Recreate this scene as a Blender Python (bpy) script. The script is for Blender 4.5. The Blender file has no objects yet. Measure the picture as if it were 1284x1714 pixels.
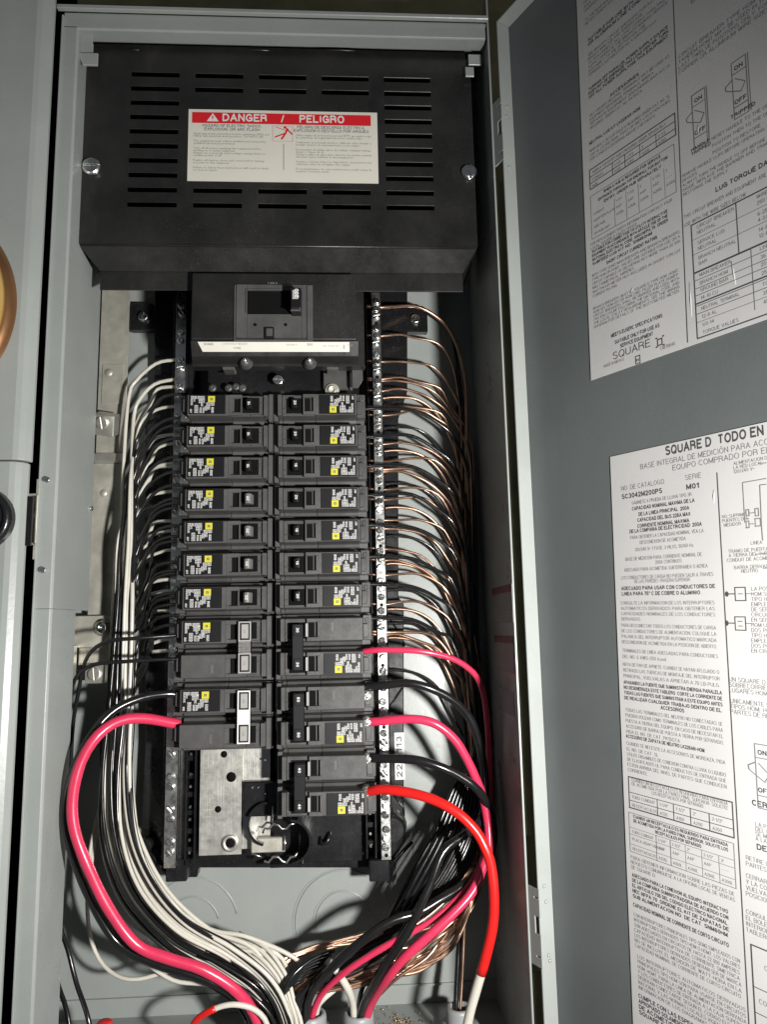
import bpy, bmesh, math, random
from mathutils import Vector, Matrix, noise
R = math.radians
random.seed(7)
S = 0.001                                    # everything below is written in millimetres
sc = bpy.context.scene
col = sc.collection

# ------------------------------------------------------------------ camera
FPX, PW, PH = 1259.62, 1284.0, 1714.0
PITCH, YAW, ROLL = 0.1516, 0.0582, -0.0199
CAM = Vector((6.81, -582.33, -172.12))
fw = Vector((math.sin(YAW)*math.cos(PITCH), math.cos(YAW)*math.cos(PITCH), math.sin(PITCH)))
rt0 = Vector((math.cos(YAW), -math.sin(YAW), 0)); up0 = rt0.cross(fw)
RT = rt0*math.cos(ROLL) + up0*math.sin(ROLL)
UP = -rt0*math.sin(ROLL) + up0*math.cos(ROLL)
cam = bpy.data.cameras.new('camera'); cam_o = bpy.data.objects.new('camera', cam); col.objects.link(cam_o)
cam.sensor_fit = 'HORIZONTAL'; cam.sensor_width = 36; cam.lens = 36*FPX/PW
cam.clip_start = 0.01; cam.clip_end = 50
m = Matrix((RT, UP, -fw)).transposed().to_4x4(); m.translation = CAM*S
cam_o.matrix_world = m
sc.camera = cam_o

# ------------------------------------------------------------------ world and lamps (a torch lit this at night)
w = bpy.data.worlds.new('World'); sc.world = w; w.use_nodes = True
bg = w.node_tree.nodes['Background']; bg.inputs[0].default_value = (0.80, 0.88, 1.0, 1); bg.inputs[1].default_value = 0.075
def lamp(name, loc, target, size, power, color):
    l = bpy.data.lights.new(name, 'AREA'); l.shape = 'DISK'; l.size = size*S; l.energy = power; l.color = color
    o = bpy.data.objects.new(name, l); col.objects.link(o); o.location = Vector(loc)*S
    o.rotation_euler = (Vector(target)-Vector(loc)).to_track_quat('-Z', 'Y').to_euler()
    return o
tl = bpy.data.lights.new('torch', 'SPOT'); tl.energy = 34.5; tl.color = (1.0, 0.985, 0.95); tl.shadow_soft_size = 23*S; tl.spot_size = R(110); tl.spot_blend = 1.0
to = bpy.data.objects.new('torch', tl); col.objects.link(to); to.location = Vector((272, -562, -258))*S
to.rotation_euler = (Vector((-60, 0, -165))-Vector((272, -562, -258))).to_track_quat('-Z', 'Y').to_euler()
sc.view_settings.view_transform = 'Standard'; sc.view_settings.look = 'None'
sc.view_settings.exposure = 0; sc.view_settings.gamma = 1

# ------------------------------------------------------------------ placing helpers
def ray(u, v): return fw + RT*((u-PW/2)/FPX) + UP*((PH/2-v)/FPX)
def at(u, v, Y):                              # point seen at photo pixel (u, v) lying at depth Y of the panel
    d = ray(u, v); return CAM + d*((Y-CAM.y)/d.y)
HANG = R(27.0)                                # the open door's leaf
DD = Vector((math.sin(HANG), -math.cos(HANG), 0)); DN = Vector((-math.cos(HANG), -math.sin(HANG), 0))
DQ = Vector((145.3, -55, 0))
def door_sz(u, v):
    d = ray(u, v); k = (DQ-CAM).dot(DN)/d.dot(DN); P = CAM + d*k
    return (P-DQ).dot(DD), P.z

# ------------------------------------------------------------------ materials
def mat(name, color, rough=0.5, metal=0.0, var=0.0, scale=40, bump=0.0, bscale=300, rvar=0.0, spec=0.5, coat=0.0, color2=None, scratch=0.0, dust=0.0, dcol=(0.55, 0.54, 0.50)):
    m = bpy.data.materials.new(name); m.use_nodes = True
    nt = m.node_tree; b = nt.nodes['Principled BSDF']; N = nt.nodes.new; L = nt.links.new
    b.inputs['Base Color'].default_value = (*color, 1); b.inputs['Roughness'].default_value = rough
    b.inputs['Metallic'].default_value = metal; b.inputs['Specular IOR Level'].default_value = spec
    b.inputs['Coat Weight'].default_value = coat; b.inputs['Coat Roughness'].default_value = 0.15
    tc = N('ShaderNodeTexCoord')
    def nz(sc_, det=4, rgh=0.6, stretch=None):
        n = N('ShaderNodeTexNoise'); n.inputs['Scale'].default_value = sc_; n.inputs['Detail'].default_value = det
        n.inputs['Roughness'].default_value = rgh
        if stretch:
            mp = N('ShaderNodeMapping'); mp.inputs['Scale'].default_value = stretch; L(tc.outputs['Object'], mp.inputs[0]); L(mp.outputs[0], n.inputs['Vector'])
        else: L(tc.outputs['Object'], n.inputs['Vector'])
        return n
    if var > 0:
        n = nz(scale); r = N('ShaderNodeMapRange'); r.inputs[1].default_value = 0.3; r.inputs[2].default_value = 0.7
        mx = N('ShaderNodeMix'); mx.data_type = 'RGBA'
        c2 = color2 if color2 else tuple(min(1, c*(1+var)) for c in color)
        c1 = color if color2 else tuple(c*(1-var) for c in color)
        mx.inputs[6].default_value = (*c1, 1); mx.inputs[7].default_value = (*c2, 1)
        L(n.outputs[0], r.inputs[0]); L(r.outputs[0], mx.inputs[0]); L(mx.outputs[2], b.inputs['Base Color'])
    if dust > 0:
        n = nz(700, 2, 0.5); r = N('ShaderNodeMapRange'); r.inputs[1].default_value = 0.62; r.inputs[2].default_value = 0.72
        n3 = nz(11, 3, 0.6); r3 = N('ShaderNodeMapRange'); r3.inputs[1].default_value = 0.35; r3.inputs[2].default_value = 0.7
        sm = nz(26, 6, 0.75, (1, 1, 0.35)); r4 = N('ShaderNodeMapRange'); r4.inputs[1].default_value = 0.56; r4.inputs[2].default_value = 0.80; r4.inputs[4].default_value = 0.5
        mu = N('ShaderNodeMath'); mu.operation = 'MULTIPLY'; ad = N('ShaderNodeMath'); ad.operation = 'ADD'; mm = N('ShaderNodeMath'); mm.operation = 'MULTIPLY'; mm.inputs[1].default_value = dust
        L(n.outputs[0], r.inputs[0]); L(n3.outputs[0], r3.inputs[0]); L(sm.outputs[0], r4.inputs[0]); L(r.outputs[0], mu.inputs[0]); L(r3.outputs[0], mu.inputs[1]); L(mu.outputs[0], ad.inputs[0]); L(r4.outputs[0], ad.inputs[1]); L(ad.outputs[0], mm.inputs[0])
        mx2 = N('ShaderNodeMix'); mx2.data_type = 'RGBA'; mx2.inputs[7].default_value = (*dcol, 1); L(mm.outputs[0], mx2.inputs[0])
        if var > 0: L(mx.outputs[2], mx2.inputs[6])
        else: mx2.inputs[6].default_value = (*color, 1)
        L(mx2.outputs[2], b.inputs['Base Color'])
    if rvar > 0:
        n = nz(scale*1.7, 6, 0.7); r = N('ShaderNodeMapRange'); r.inputs[1].default_value = 0.3; r.inputs[2].default_value = 0.7
        r.inputs[3].default_value = max(0.02, rough-rvar); r.inputs[4].default_value = min(1, rough+rvar)
        L(n.outputs[0], r.inputs[0]); L(r.outputs[0], b.inputs['Roughness'])
    if bump > 0:
        n = nz(bscale, 3); bp = N('ShaderNodeBump'); bp.inputs['Strength'].default_value = bump; bp.inputs['Distance'].default_value = 0.0006
        L(n.outputs[0], bp.inputs['Height'])
        if scratch > 0:
            n2 = nz(900, 2, 0.5, (1, 1, 0.03)); bp2 = N('ShaderNodeBump'); bp2.inputs['Strength'].default_value = scratch; bp2.inputs['Distance'].default_value = 0.0003
            L(n2.outputs[0], bp2.inputs['Height']); L(bp.outputs[0], bp2.inputs['Normal']); bp = bp2
        L(bp.outputs[0], b.inputs['Normal'])
    return m
M = {}
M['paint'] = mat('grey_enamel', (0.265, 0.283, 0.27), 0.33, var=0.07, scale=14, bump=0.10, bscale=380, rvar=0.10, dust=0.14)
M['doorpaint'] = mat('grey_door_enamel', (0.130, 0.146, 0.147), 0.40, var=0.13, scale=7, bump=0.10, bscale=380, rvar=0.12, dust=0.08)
M['blackpaint'] = mat('black_enamel', (0.015, 0.0145, 0.014), 0.38, var=0.4, scale=18, bump=0.08, bscale=500, rvar=0.14, dust=0.085, dcol=(0.30, 0.29, 0.27))
M['plastic'] = mat('black_plastic', (0.009, 0.009, 0.010), 0.26, var=0.2, scale=30, bump=0.05, bscale=260, rvar=0.08, dust=0.05)
M['dull'] = mat('recess_shade_black', (0.004, 0.004, 0.004), 0.8, var=0.2, spec=0.1)  # near-black painted in for the shade inside holes, slots and gaps
M['breaker'] = mat('breaker_plastic', (0.068, 0.066, 0.064), 0.36, var=0.2, scale=50, bump=0.10, bscale=900, rvar=0.10, dust=0.05)
M['toggle'] = mat('toggle_plastic', (0.007, 0.007, 0.008), 0.35, var=0.1)
M['tin'] = mat('tinned_bar', (0.72, 0.71, 0.68), 0.30, 1, var=0.12, scale=90, bump=0.12, bscale=400, rvar=0.10)
M['screw'] = mat('zinc_screw', (0.78, 0.78, 0.76), 0.24, 1, var=0.15, scale=300, bump=0.25, bscale=700, rvar=0.12)
M['bus'] = mat('tin_plated_bus', (0.60, 0.585, 0.54), 0.42, 0.85, var=0.10, scale=60, bump=0.10, bscale=300, rvar=0.10, scratch=0.25)
M['galv'] = mat('galvanised_steel', (0.52, 0.50, 0.43), 0.45, 0.55, var=0.22, scale=45, bump=0.08, bscale=240, rvar=0.12, scratch=0.2)
M['alu'] = mat('aluminium_lug', (0.66, 0.64, 0.58), 0.34, 0.8, var=0.1, scale=90, bump=0.1, bscale=500)
M['copper'] = mat('bare_copper', (0.52, 0.33, 0.235), 0.38, 1, var=0.4, scale=50, bump=0.06, bscale=500, rvar=0.08)
M['wblack'] = mat('black_wire_jacket', (0.010, 0.010, 0.0105), 0.20, var=0.2, scale=60, bump=0.08, bscale=220, rvar=0.05)
M['wwhite'] = mat('white_wire_jacket', (0.55, 0.525, 0.46), 0.30, var=0.07, scale=60, bump=0.08, bscale=220, rvar=0.05, dust=0.25, dcol=(0.30, 0.27, 0.22))
M['wpink'] = mat('pinkish_red_wire_jacket', (0.56, 0.032, 0.085), 0.26, var=0.06, scale=60, bump=0.10, bscale=220)
M['wred'] = mat('red_tape', (0.62, 0.014, 0.012), 0.30, var=0.08, scale=60, bump=0.15, bscale=160)
M['wcap'] = mat('red_plastic_cap', (0.66, 0.02, 0.02), 0.35, var=0.08)
M['pvc'] = mat('grey_pvc', (0.27, 0.28, 0.28), 0.42, var=0.08, scale=30, bump=0.06)
M['label'] = mat('white_label', (0.62, 0.61, 0.60), 0.36, var=0.05, scale=12, bump=0.25, bscale=14, rvar=0.10, dust=0.10, dcol=(0.42, 0.38, 0.34))
M['danger'] = mat('cream_label', (0.58, 0.56, 0.49), 0.5, var=0.03, scale=20)
M['ink'] = mat('black_ink', (0.07, 0.07, 0.075), 0.5)
M['ink2'] = mat('grey_ink', (0.21, 0.205, 0.21), 0.5)
M['redink'] = mat('red_ink', (0.55, 0.012, 0.018), 0.5)
M['pinkink'] = mat('pink_ink', (0.62, 0.22, 0.24), 0.5)
M['whiteink'] = mat('white_ink', (0.62, 0.61, 0.59), 0.5)
M['softink'] = mat('worn_white_ink', (0.16, 0.16, 0.16), 0.5)
M['yellow'] = mat('yellow_ink', (0.50, 0.46, 0.03), 0.5)
M['brass'] = mat('brass_ring', (0.74, 0.50, 0.17), 0.34, 0.6, var=0.10, scale=20, rvar=0.08)
M['bronze'] = mat('dark_bronze', (0.30, 0.15, 0.07), 0.35, 0.8, var=0.2, scale=20)
M['wall'] = mat('olive_stucco', (0.34, 0.29, 0.15), 0.9, var=0.25, scale=20, bump=0.8, bscale=120)
M['clip'] = mat('grey_plastic', (0.30, 0.29, 0.28), 0.4, var=0.05)
M['loop'] = mat('black_rubber_lead', (0.014, 0.014, 0.015), 0.30, var=0.2)
M['bronzed'] = mat('dull_grey_metal', (0.10, 0.10, 0.095), 0.45, 0.6, var=0.2)
M['olive'] = mat('olive_zinc', (0.20, 0.185, 0.10), 0.45, 0.3, var=0.25, scale=30)
M['reflection'] = mat('painted_reflection', (0.22, 0.21, 0.20), 0.6, var=0.15)  # dim tone of the label reflections painted on the side wall
M['reflection_red'] = mat('painted_reflection_red', (0.13, 0.03, 0.03), 0.6)
M['gtoggle'] = mat('grey_toggle_plastic', (0.13, 0.128, 0.12), 0.4, var=0.1)
M['scrap'] = mat('copper_scraps', (0.60, 0.42, 0.25), 0.35, 0.9, var=0.3, scale=400)

# ------------------------------------------------------------------ mesh building
class MB:
    def __init__(s): s.v = []; s.f = []; s.sm = []
    def add(s, vs, fs, smooth=False):
        o = len(s.v); s.v += [tuple(v) for v in vs]; s.f += [tuple(i+o for i in f) for f in fs]; s.sm += [smooth]*len(fs); return s
    def box(s, x0, x1, y0, y1, z0, z1):
        return s.add([(x, y, z) for x in (x0, x1) for y in (y0, y1) for z in (z0, z1)],
                     [(0, 1, 3, 2), (4, 6, 7, 5), (0, 4, 5, 1), (2, 3, 7, 6), (0, 2, 6, 4), (1, 5, 7, 3)])
    def obox(s, c, ax, ay, az, hx, hy, hz):
        c, ax, ay, az = map(Vector, (c, ax, ay, az))
        return s.add([c+ax*(i*hx)+ay*(j*hy)+az*(k*hz) for i in (-1, 1) for j in (-1, 1) for k in (-1, 1)],
                     [(0, 1, 3, 2), (4, 6, 7, 5), (0, 4, 5, 1), (2, 3, 7, 6), (0, 2, 6, 4), (1, 5, 7, 3)])
    def prism(s, pts, y0, y1, fn=lambda a, b, y: (a, y, b), smooth=False):   # outline in (x, z), extruded along y
        n = len(pts); vs = [fn(a, b, y0) for a, b in pts]+[fn(a, b, y1) for a, b in pts]
        s.add(vs, [tuple(range(n)), tuple(range(2*n-1, n-1, -1))])
        o = len(s.v)-2*n
        for i in range(n): s.f.append((o+i, o+n+i, o+n+(i+1) % n, o+(i+1) % n)); s.sm.append(smooth)
        return s
    def lathe(s, c, ax, prof, seg=16, smooth=True, ref=None):   # prof: (radius, distance along ax)
        c = Vector(c); ax = Vector(ax).normalized(); a = ax.orthogonal().normalized(); b = ax.cross(a)
        vs = [c+ax*h+(a*math.cos(2*math.pi*k/seg)+b*math.sin(2*math.pi*k/seg))*r for r, h in prof for k in range(seg)]
        fs = [(i*seg+k, i*seg+(k+1) % seg, (i+1)*seg+(k+1) % seg, (i+1)*seg+k) for i in range(len(prof)-1) for k in range(seg)]
        s.add(vs, fs, smooth)
        o = len(s.v)-len(vs)
        if prof[0][0] > 0: s.f.append(tuple(o+k for k in range(seg-1, -1, -1))); s.sm.append(False)
        if prof[-1][0] > 0: s.f.append(tuple(o+(len(prof)-1)*seg+k for k in range(seg))); s.sm.append(False)
        return s
    def tube(s, pts, r, seg=8, rf=None):
        pts = [Vector(p) for p in pts]; n = len(pts); t = (pts[1]-pts[0]).normalized(); a = t.orthogonal().normalized(); vs = []
        for i, p in enumerate(pts):
            t = (pts[min(i+1, n-1)]-pts[max(i-1, 0)]).normalized(); a = (a-t*a.dot(t)).normalized(); b = t.cross(a)
            rr = r if rf is None else r*rf(i/(n-1))
            vs += [p+(a*math.cos(2*math.pi*k/seg)+b*math.sin(2*math.pi*k/seg))*rr for k in range(seg)]
        fs = [(i*seg+k, i*seg+(k+1) % seg, (i+1)*seg+(k+1) % seg, (i+1)*seg+k) for i in range(n-1) for k in range(seg)]
        s.add(vs, fs, True); o = len(s.v)-len(vs)
        s.f += [tuple(o+k for k in range(seg-1, -1, -1)), tuple(o+(n-1)*seg+k for k in range(seg))]; s.sm += [False, False]
        return s
    def mesh(s, name, mt, org=(0, 0, 0), bev=0.0, segs=1):
        me = bpy.data.meshes.new(name); ox, oy, oz = org
        me.from_pydata([((x-ox)*S, (y-oy)*S, (z-oz)*S) for x, y, z in s.v], [], s.f)
        me.polygons.foreach_set('use_smooth', s.sm); me.update()
        bm = bmesh.new(); bm.from_mesh(me)
        bmesh.ops.recalc_face_normals(bm, faces=bm.faces)
        if bev > 0:
            es = [e for e in bm.edges if len(e.link_faces) == 2 and e.calc_face_angle(0) > 0.6]
            bmesh.ops.bevel(bm, geom=es, offset=bev*S, segments=segs, affect='EDGES', profile=0.5, clamp_overlap=True)
        bm.to_mesh(me); bm.free()
        me.materials.append(M[mt] if isinstance(mt, str) else mt)
        return me

ORG = {}
def thing(name, label, cat, loc=(0, 0, 0), group=None, kind=None, rot=None):
    o = bpy.data.objects.new(name, None); col.objects.link(o); o.empty_display_size = 0.01
    o.location = Vector(loc)*S; ORG[o.name] = tuple(loc)
    if rot: o.rotation_euler = rot
    tag(o, label, cat, group, kind); return o
def tag(o, label=None, cat=None, group=None, kind=None):
    if label: o['label'] = label
    if cat: o['category'] = cat
    if group: o['group'] = group
    if kind: o['kind'] = kind
    return o
def part(name, mb, mt, parent, bev=0.0, segs=1, label=None, local=False):
    org = ORG[parent.name]
    o = bpy.data.objects.new(name, mb.mesh(name, mt, (0, 0, 0) if local else org, bev, segs)); col.objects.link(o)
    o.parent = parent; ORG[o.name] = (0, 0, 0) if local else org
    if label: o['label'] = label
    return o
def solo(name, mb, mt, label, cat, org=(0, 0, 0), bev=0.0, segs=1, group=None, kind=None):
    o = bpy.data.objects.new(name, mb.mesh(name, mt, org, bev, segs)); col.objects.link(o); o.location = Vector(org)*S
    ORG[o.name] = tuple(org); return tag(o, label, cat, group, kind)
def copy_tree(o, parent=None):
    c = o.copy(); col.objects.link(c); c.parent = parent; ORG[c.name] = ORG[o.name]
    for ch in list(o.children): copy_tree(ch, c)
    return c

# ------------------------------------------------------------------ lettering: glyph meshes taken once from the built-in font
CHARS = sorted(set("ABCDEFGHIJKLMNOPQRSTUVWXYZabcdefghijklmnopqrstuvwxyz0123456789/.,:;-()!°\"'&%+=#ÁÉÍÓÚÑñóéíáú[]"))
GL = {}
def make_glyphs():
    tmp = []
    for bold in (0, 1):
        for ch in CHARS:
            for kind, body in (('g', ch), ('w', 'H'+ch+'H')):
                cu = bpy.data.curves.new('t', 'FONT'); cu.body = body; cu.resolution_u = 1 if kind == 'g' else 1
                cu.offset = 0.022 if bold else 0.0; cu.size = 1
                o = bpy.data.objects.new('t', cu); col.objects.link(o); tmp.append((bold, ch, kind, o))
    cu = bpy.data.curves.new('t', 'FONT'); cu.body = 'HH'; o = bpy.data.objects.new('t', cu); col.objects.link(o); tmp.append((0, 'HH', 'w', o))
    dg = bpy.context.evaluated_depsgraph_get(); W = {}
    for bold, ch, kind, o in tmp:
        me = bpy.data.meshes.new_from_object(o.evaluated_get(dg))
        if kind == 'g': GL[(bold, ch)] = [[(v.co.x, v.co.y) for v in me.vertices], [tuple(p.vertices) for p in me.polygons], 0]
        else:
            xs = [v.co.x for v in me.vertices]; W[(bold, ch)] = max(xs)-min(xs)
        bpy.data.meshes.remove(me)
    for bold, ch, kind, o in tmp:
        c = o.data; bpy.data.objects.remove(o)
        if c.users == 0: bpy.data.curves.remove(c)
    for k in GL: GL[k][2] = W[k]-W[(0, 'HH')] - (0.044 if k[0] else 0)
make_glyphs()
# plain grotesque capitals and figures drawn as strokes (the printed labels use such a face)
def _arc(cx, cy, rx, ry, a0, a1, n=8): return [(cx+rx*math.cos(R(a0+(a1-a0)*i/n)), cy+ry*math.sin(R(a0+(a1-a0)*i/n))) for i in range(n+1)]
CAPS = {
 'A': (.70, [[(0, 0), (.35, 1), (.70, 0)], [(.12, .33), (.58, .33)]]),
 'B': (.62, [[(0, 0), (0, 1), (.36, 1)]+_arc(.36, .76, .22, .24, 90, -90, 6)+[(0, .52)], [(.36, .52)]+_arc(.38, .26, .24, .26, 90, -90, 6)+[(0, 0)]]),
 'C': (.66, [_arc(.34, .5, .34, .5, 40, 320, 14)]),
 'D': (.66, [[(0, 0), (0, 1), (.28, 1)]+_arc(.28, .5, .38, .5, 90, -90, 10)+[(0, 0)]]),
 'E': (.55, [[(.55, 0), (0, 0), (0, 1), (.55, 1)], [(0, .52), (.50, .52)]]),
 'F': (.52, [[(0, 0), (0, 1), (.52, 1)], [(0, .50), (.46, .50)]]),
 'G': (.70, [_arc(.35, .5, .35, .5, 42, 300, 14)+[(.70, .12), (.70, .46), (.40, .46)]]),
 'H': (.62, [[(0, 0), (0, 1)], [(.62, 0), (.62, 1)], [(0, .52), (.62, .52)]]),
 'I': (.06, [[(.03, 0), (.03, 1)]]),
 'J': (.46, [[(.46, 1), (.46, .25)]+_arc(.23, .23, .23, .23, 0, -180, 6)+[(0, .32)]]),
 'K': (.64, [[(0, 0), (0, 1)], [(.60, 1), (0, .38)], [(.20, .56), (.64, 0)]]),
 'L': (.50, [[(0, 1), (0, 0), (.50, 0)]]),
 'M': (.76, [[(0, 0), (0, 1), (.38, .10), (.76, 1), (.76, 0)]]),
 'N': (.64, [[(0, 0), (0, 1), (.64, 0), (.64, 1)]]),
 'O': (.72, [_arc(.36, .5, .36, .5, 90, 450, 16)]),
 'P': (.60, [[(0, 0), (0, 1), (.34, 1)]+_arc(.34, .74, .26, .26, 90, -90, 6)+[(0, .48)]]),
 'Q': (.72, [_arc(.36, .5, .36, .5, 90, 450, 16), [(.42, .24), (.72, -.04)]]),
 'R': (.64, [[(0, 0), (0, 1), (.36, 1)]+_arc(.36, .76, .24, .24, 90, -90, 6)+[(0, .52)], [(.38, .52), (.60, .38), (.62, 0)]]),
 'S': (.60, [_arc(.30, .76, .28, .24, 25, 180, 7)+[(.06, .62), (.30, .52), (.56, .40)]+_arc(.30, .25, .30, .25, 10, -155, 8)]),
 'T': (.60, [[(0, 1), (.60, 1)], [(.30, 1), (.30, 0)]]),
 'U': (.62, [[(0, 1), (0, .3)]+_arc(.31, .3, .31, .3, 180, 360, 8)+[(.62, 1)]]),
 'V': (.66, [[(0, 1), (.33, 0), (.66, 1)]]),
 'W': (.94, [[(0, 1), (.24, 0), (.47, 1), (.70, 0), (.94, 1)]]),
 'X': (.64, [[(0, 0), (.64, 1)], [(0, 1), (.64, 0)]]),
 'Y': (.64, [[(0, 1), (.32, .45), (.64, 1)], [(.32, .45), (.32, 0)]]),
 'Z': (.58, [[(0, 1), (.58, 1), (0, 0), (.58, 0)]]),
 '0': (.52, [_arc(.26, .5, .26, .5, 90, 450, 14)]), '1': (.30, [[(.02, .78), (.24, 1), (.24, 0)]]),
 '2': (.52, [_arc(.26, .72, .25, .28, 165, -20, 7)+[(0, 0), (.52, 0)]]),
 '3': (.52, [_arc(.25, .76, .23, .24, 160, -90, 8), _arc(.25, .27, .27, .27, 90, -165, 9)]),
 '4': (.54, [[(.40, 0), (.40, 1), (0, .30), (.54, .30)]]),
 '5': (.52, [[(.48, 1), (.08, 1), (.03, .48)]+_arc(.25, .31, .26, .31, 110, -160, 9)]),
 '6': (.52, [_arc(.28, .62, .27, .38, 45, 180, 6)+_arc(.26, .30, .25, .30, 180, -180, 12)]),
 '7': (.50, [[(0, 1), (.50, 1), (.16, 0)]]),
 '8': (.52, [_arc(.26, .76, .22, .24, 90, 450, 10), _arc(.26, .27, .26, .27, 90, 450, 12)]),
 '9': (.52, [_arc(.26, .68, .26, .30, 0, 360, 12)+_arc(.24, .40, .28, .40, 0, -130, 6)]),
 '/': (.34, [[(0, -.05), (.34, 1.05)]]), '-': (.30, [[(0, .40), (.30, .40)]]), '.': (.08, [[(.04, 0), (.04, .06)]]), ',': (.08, [[(.05, .06), (0, -.14)]]),
 ':': (.08, [[(.04, .08), (.04, .14)], [(.04, .62), (.04, .68)]]), '!': (.08, [[(.04, 0), (.04, .06)], [(.04, .3), (.04, 1)]]), '"': (.20, [[(.02, 1), (.02, .7)], [(.18, 1), (.18, .7)]]),
 '~': (.36, [[(0, .4), (.12, .5), (.24, .4), (.36, .5)]]), '°': (.22, [_arc(.11, .88, .10, .10, 0, 360, 8)])}
def _strip(pts, t):
    pts = [p_ for i, p_ in enumerate(pts) if i == 0 or math.hypot(p_[0]-pts[i-1][0], p_[1]-pts[i-1][1]) > 1e-5]; n = len(pts); cl = n > 2 and math.hypot(pts[0][0]-pts[-1][0], pts[0][1]-pts[-1][1]) < 1e-6; vs = []
    for i, (x, y) in enumerate(pts):
        a = pts[i-1] if i else (pts[-2] if cl else pts[0]); b = pts[i+1] if i < n-1 else (pts[1] if cl else pts[-1])
        d1 = (x-a[0], y-a[1]); d2 = (b[0]-x, b[1]-y); l1 = math.hypot(*d1); l2 = math.hypot(*d2)
        if l1 < 1e-9: d1, l1 = d2, l2
        if l2 < 1e-9: d2, l2 = d1, l1
        n1 = (-d1[1]/l1, d1[0]/l1); n2 = (-d2[1]/l2, d2[0]/l2); m_ = (n1[0]+n2[0], n1[1]+n2[1]); q = m_[0]**2+m_[1]**2
        k_ = min(2/q, 1.6) if q > 1e-6 else 1
        vs += [(x+m_[0]*k_*t/2, y+m_[1]*k_*t/2), (x-m_[0]*k_*t/2, y-m_[1]*k_*t/2)]
    return vs, [(2*i, 2*i+1, 2*i+3, 2*i+2) for i in range(n-1)]
for bold, t_ in ((0, .105), (1, .20)):
    for ch, (w_, strokes_) in list(CAPS.items()):
        vs, fs = [], []; lay_ = 0; W_ = w_+(.05 if bold else 0)
        for pl in strokes_:
            pl = [(t_/2+x*(W_/max(w_, .01)), t_/2+y*(1-t_)) for x, y in pl]; pl = [p_ for i, p_ in enumerate(pl) if i == 0 or math.hypot(p_[0]-pl[i-1][0], p_[1]-pl[i-1][1]) > 1e-4]; runs = [[pl[0]]]
            for i in range(1, len(pl)):
                runs[-1].append(pl[i])
                if i < len(pl)-1:
                    (ax_, ay_), (bx_, by_), (cx_, cy_) = pl[i-1:i+2]; d1 = (bx_-ax_, by_-ay_); d2 = (cx_-bx_, cy_-by_)
                    if (d1[0]*d2[0]+d1[1]*d2[1]) < .45*math.hypot(*d1)*math.hypot(*d2): runs.append([pl[i]])
            for r_ in runs:
                if len(r_) < 2: continue
                if math.hypot(r_[0][0]-r_[-1][0], r_[0][1]-r_[-1][1]) > 1e-6:      # square the ends off
                    for e, f_ in ((0, 1), (-1, -2)):
                        dx, dy = r_[e][0]-r_[f_][0], r_[e][1]-r_[f_][1]; l_ = math.hypot(dx, dy) or 1
                        if len(runs) > 1: r_[e] = (r_[e][0]+dx/l_*t_*.42, r_[e][1]+dy/l_*t_*.42)
                a_, b_ = _strip(r_, t_); o_ = len(vs); lay_ += 1
                vs += [(x, y, lay_) for x, y in a_]; fs += [tuple(i+o_ for i in f) for f in b_]
        GL[(bold, ch)] = [[(x*.70, y*.70, l_*.012) for x, y, l_ in vs], fs, (W_+t_+.13)*.70]
for bold in (0, 1):
    for ac, pl in (('ÁA', 0), ('ÉE', 0), ('ÍI', 0), ('ÓO', 0), ('ÚU', 0), ('ÑN', 1)):
        g = GL[(bold, ac[1])]; cx = g[2]/2-.05; a_, b_ = _strip([(cx-.02, .76), (cx+.08, .86)] if not pl else [(cx-.12, .80), (cx+.12, .80)], .08); o_ = len(g[0])
        GL[(bold, ac[0])] = [g[0]+[(x, y, .06) for x, y in a_], g[1]+[tuple(i+o_ for i in f) for f in b_], g[2]]
def text_w(t, bold=0): return sum(0.3 if c == ' ' else GL.get((bold, c), [0, 0, 0.5])[2] for c in t)
def text(mb, t, pos, ux, uz, size, bold=0, align='L', width=None, sx=1.0):
    """flat lettering: capital height about 0.69*size, baseline start at pos, reading along ux"""
    ux = Vector(ux); uz = Vector(uz); nrm = ux.cross(uz); pos = Vector(pos); wd = text_w(t, bold)*size*sx
    if width and wd > 0: sx *= width/wd; wd = width
    x = 0 if align == 'L' else (-wd if align == 'R' else -wd/2)
    for c in t:
        if c == ' ': x += 0.3*size*sx; continue
        g = GL.get((bold, c))
        if not g: continue
        mb.add([pos+ux*(x+p_[0]*size*sx)+uz*(p_[1]*size)+nrm*(p_[2] if len(p_) > 2 else 0) for p_ in g[0]], g[1]); x += g[2]*size*sx
LAY = [0]
def _lift(ux, uz): LAY[0] = (LAY[0]+1) % 9; return ux.cross(uz)*(LAY[0]*.009)     # overlapping print never shares a plane
def rect(mb, pos, ux, uz, a0, a1, b0, b1):
    ux = Vector(ux); uz = Vector(uz); pos = Vector(pos)+_lift(ux, uz)
    mb.add([pos+ux*a+uz*b for a, b in ((a0, b0), (a1, b0), (a1, b1), (a0, b1))], [(0, 1, 2, 3)])
def frame(mb, pos, ux, uz, a0, a1, b0, b1, t):
    rect(mb, pos, ux, uz, a0, a1, b0, b0+t); rect(mb, pos, ux, uz, a0, a1, b1-t, b1)
    rect(mb, pos, ux, uz, a0, a0+t, b0+t, b1-t); rect(mb, pos, ux, uz, a1-t, a1, b0+t, b1-t)
def stroke(mb, pos, ux, uz, pts, t):
    ux = Vector(ux); uz = Vector(uz); pos0 = Vector(pos)
    for (a, b), (c, d) in zip(pts, pts[1:]):
        L = math.hypot(c-a, d-b) or 1; pos = pos0+_lift(ux, uz); nx, nz = -(d-b)/L*t/2, (c-a)/L*t/2
        mb.add([pos+ux*p+uz*q for p, q in ((a+nx, b+nz), (c+nx, d+nz), (c-nx, d-nz), (a-nx, b-nz))], [(0, 1, 2, 3)])
def solid_print(name, mb, mt, parent): return part(name, mb, mt, parent)

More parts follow.
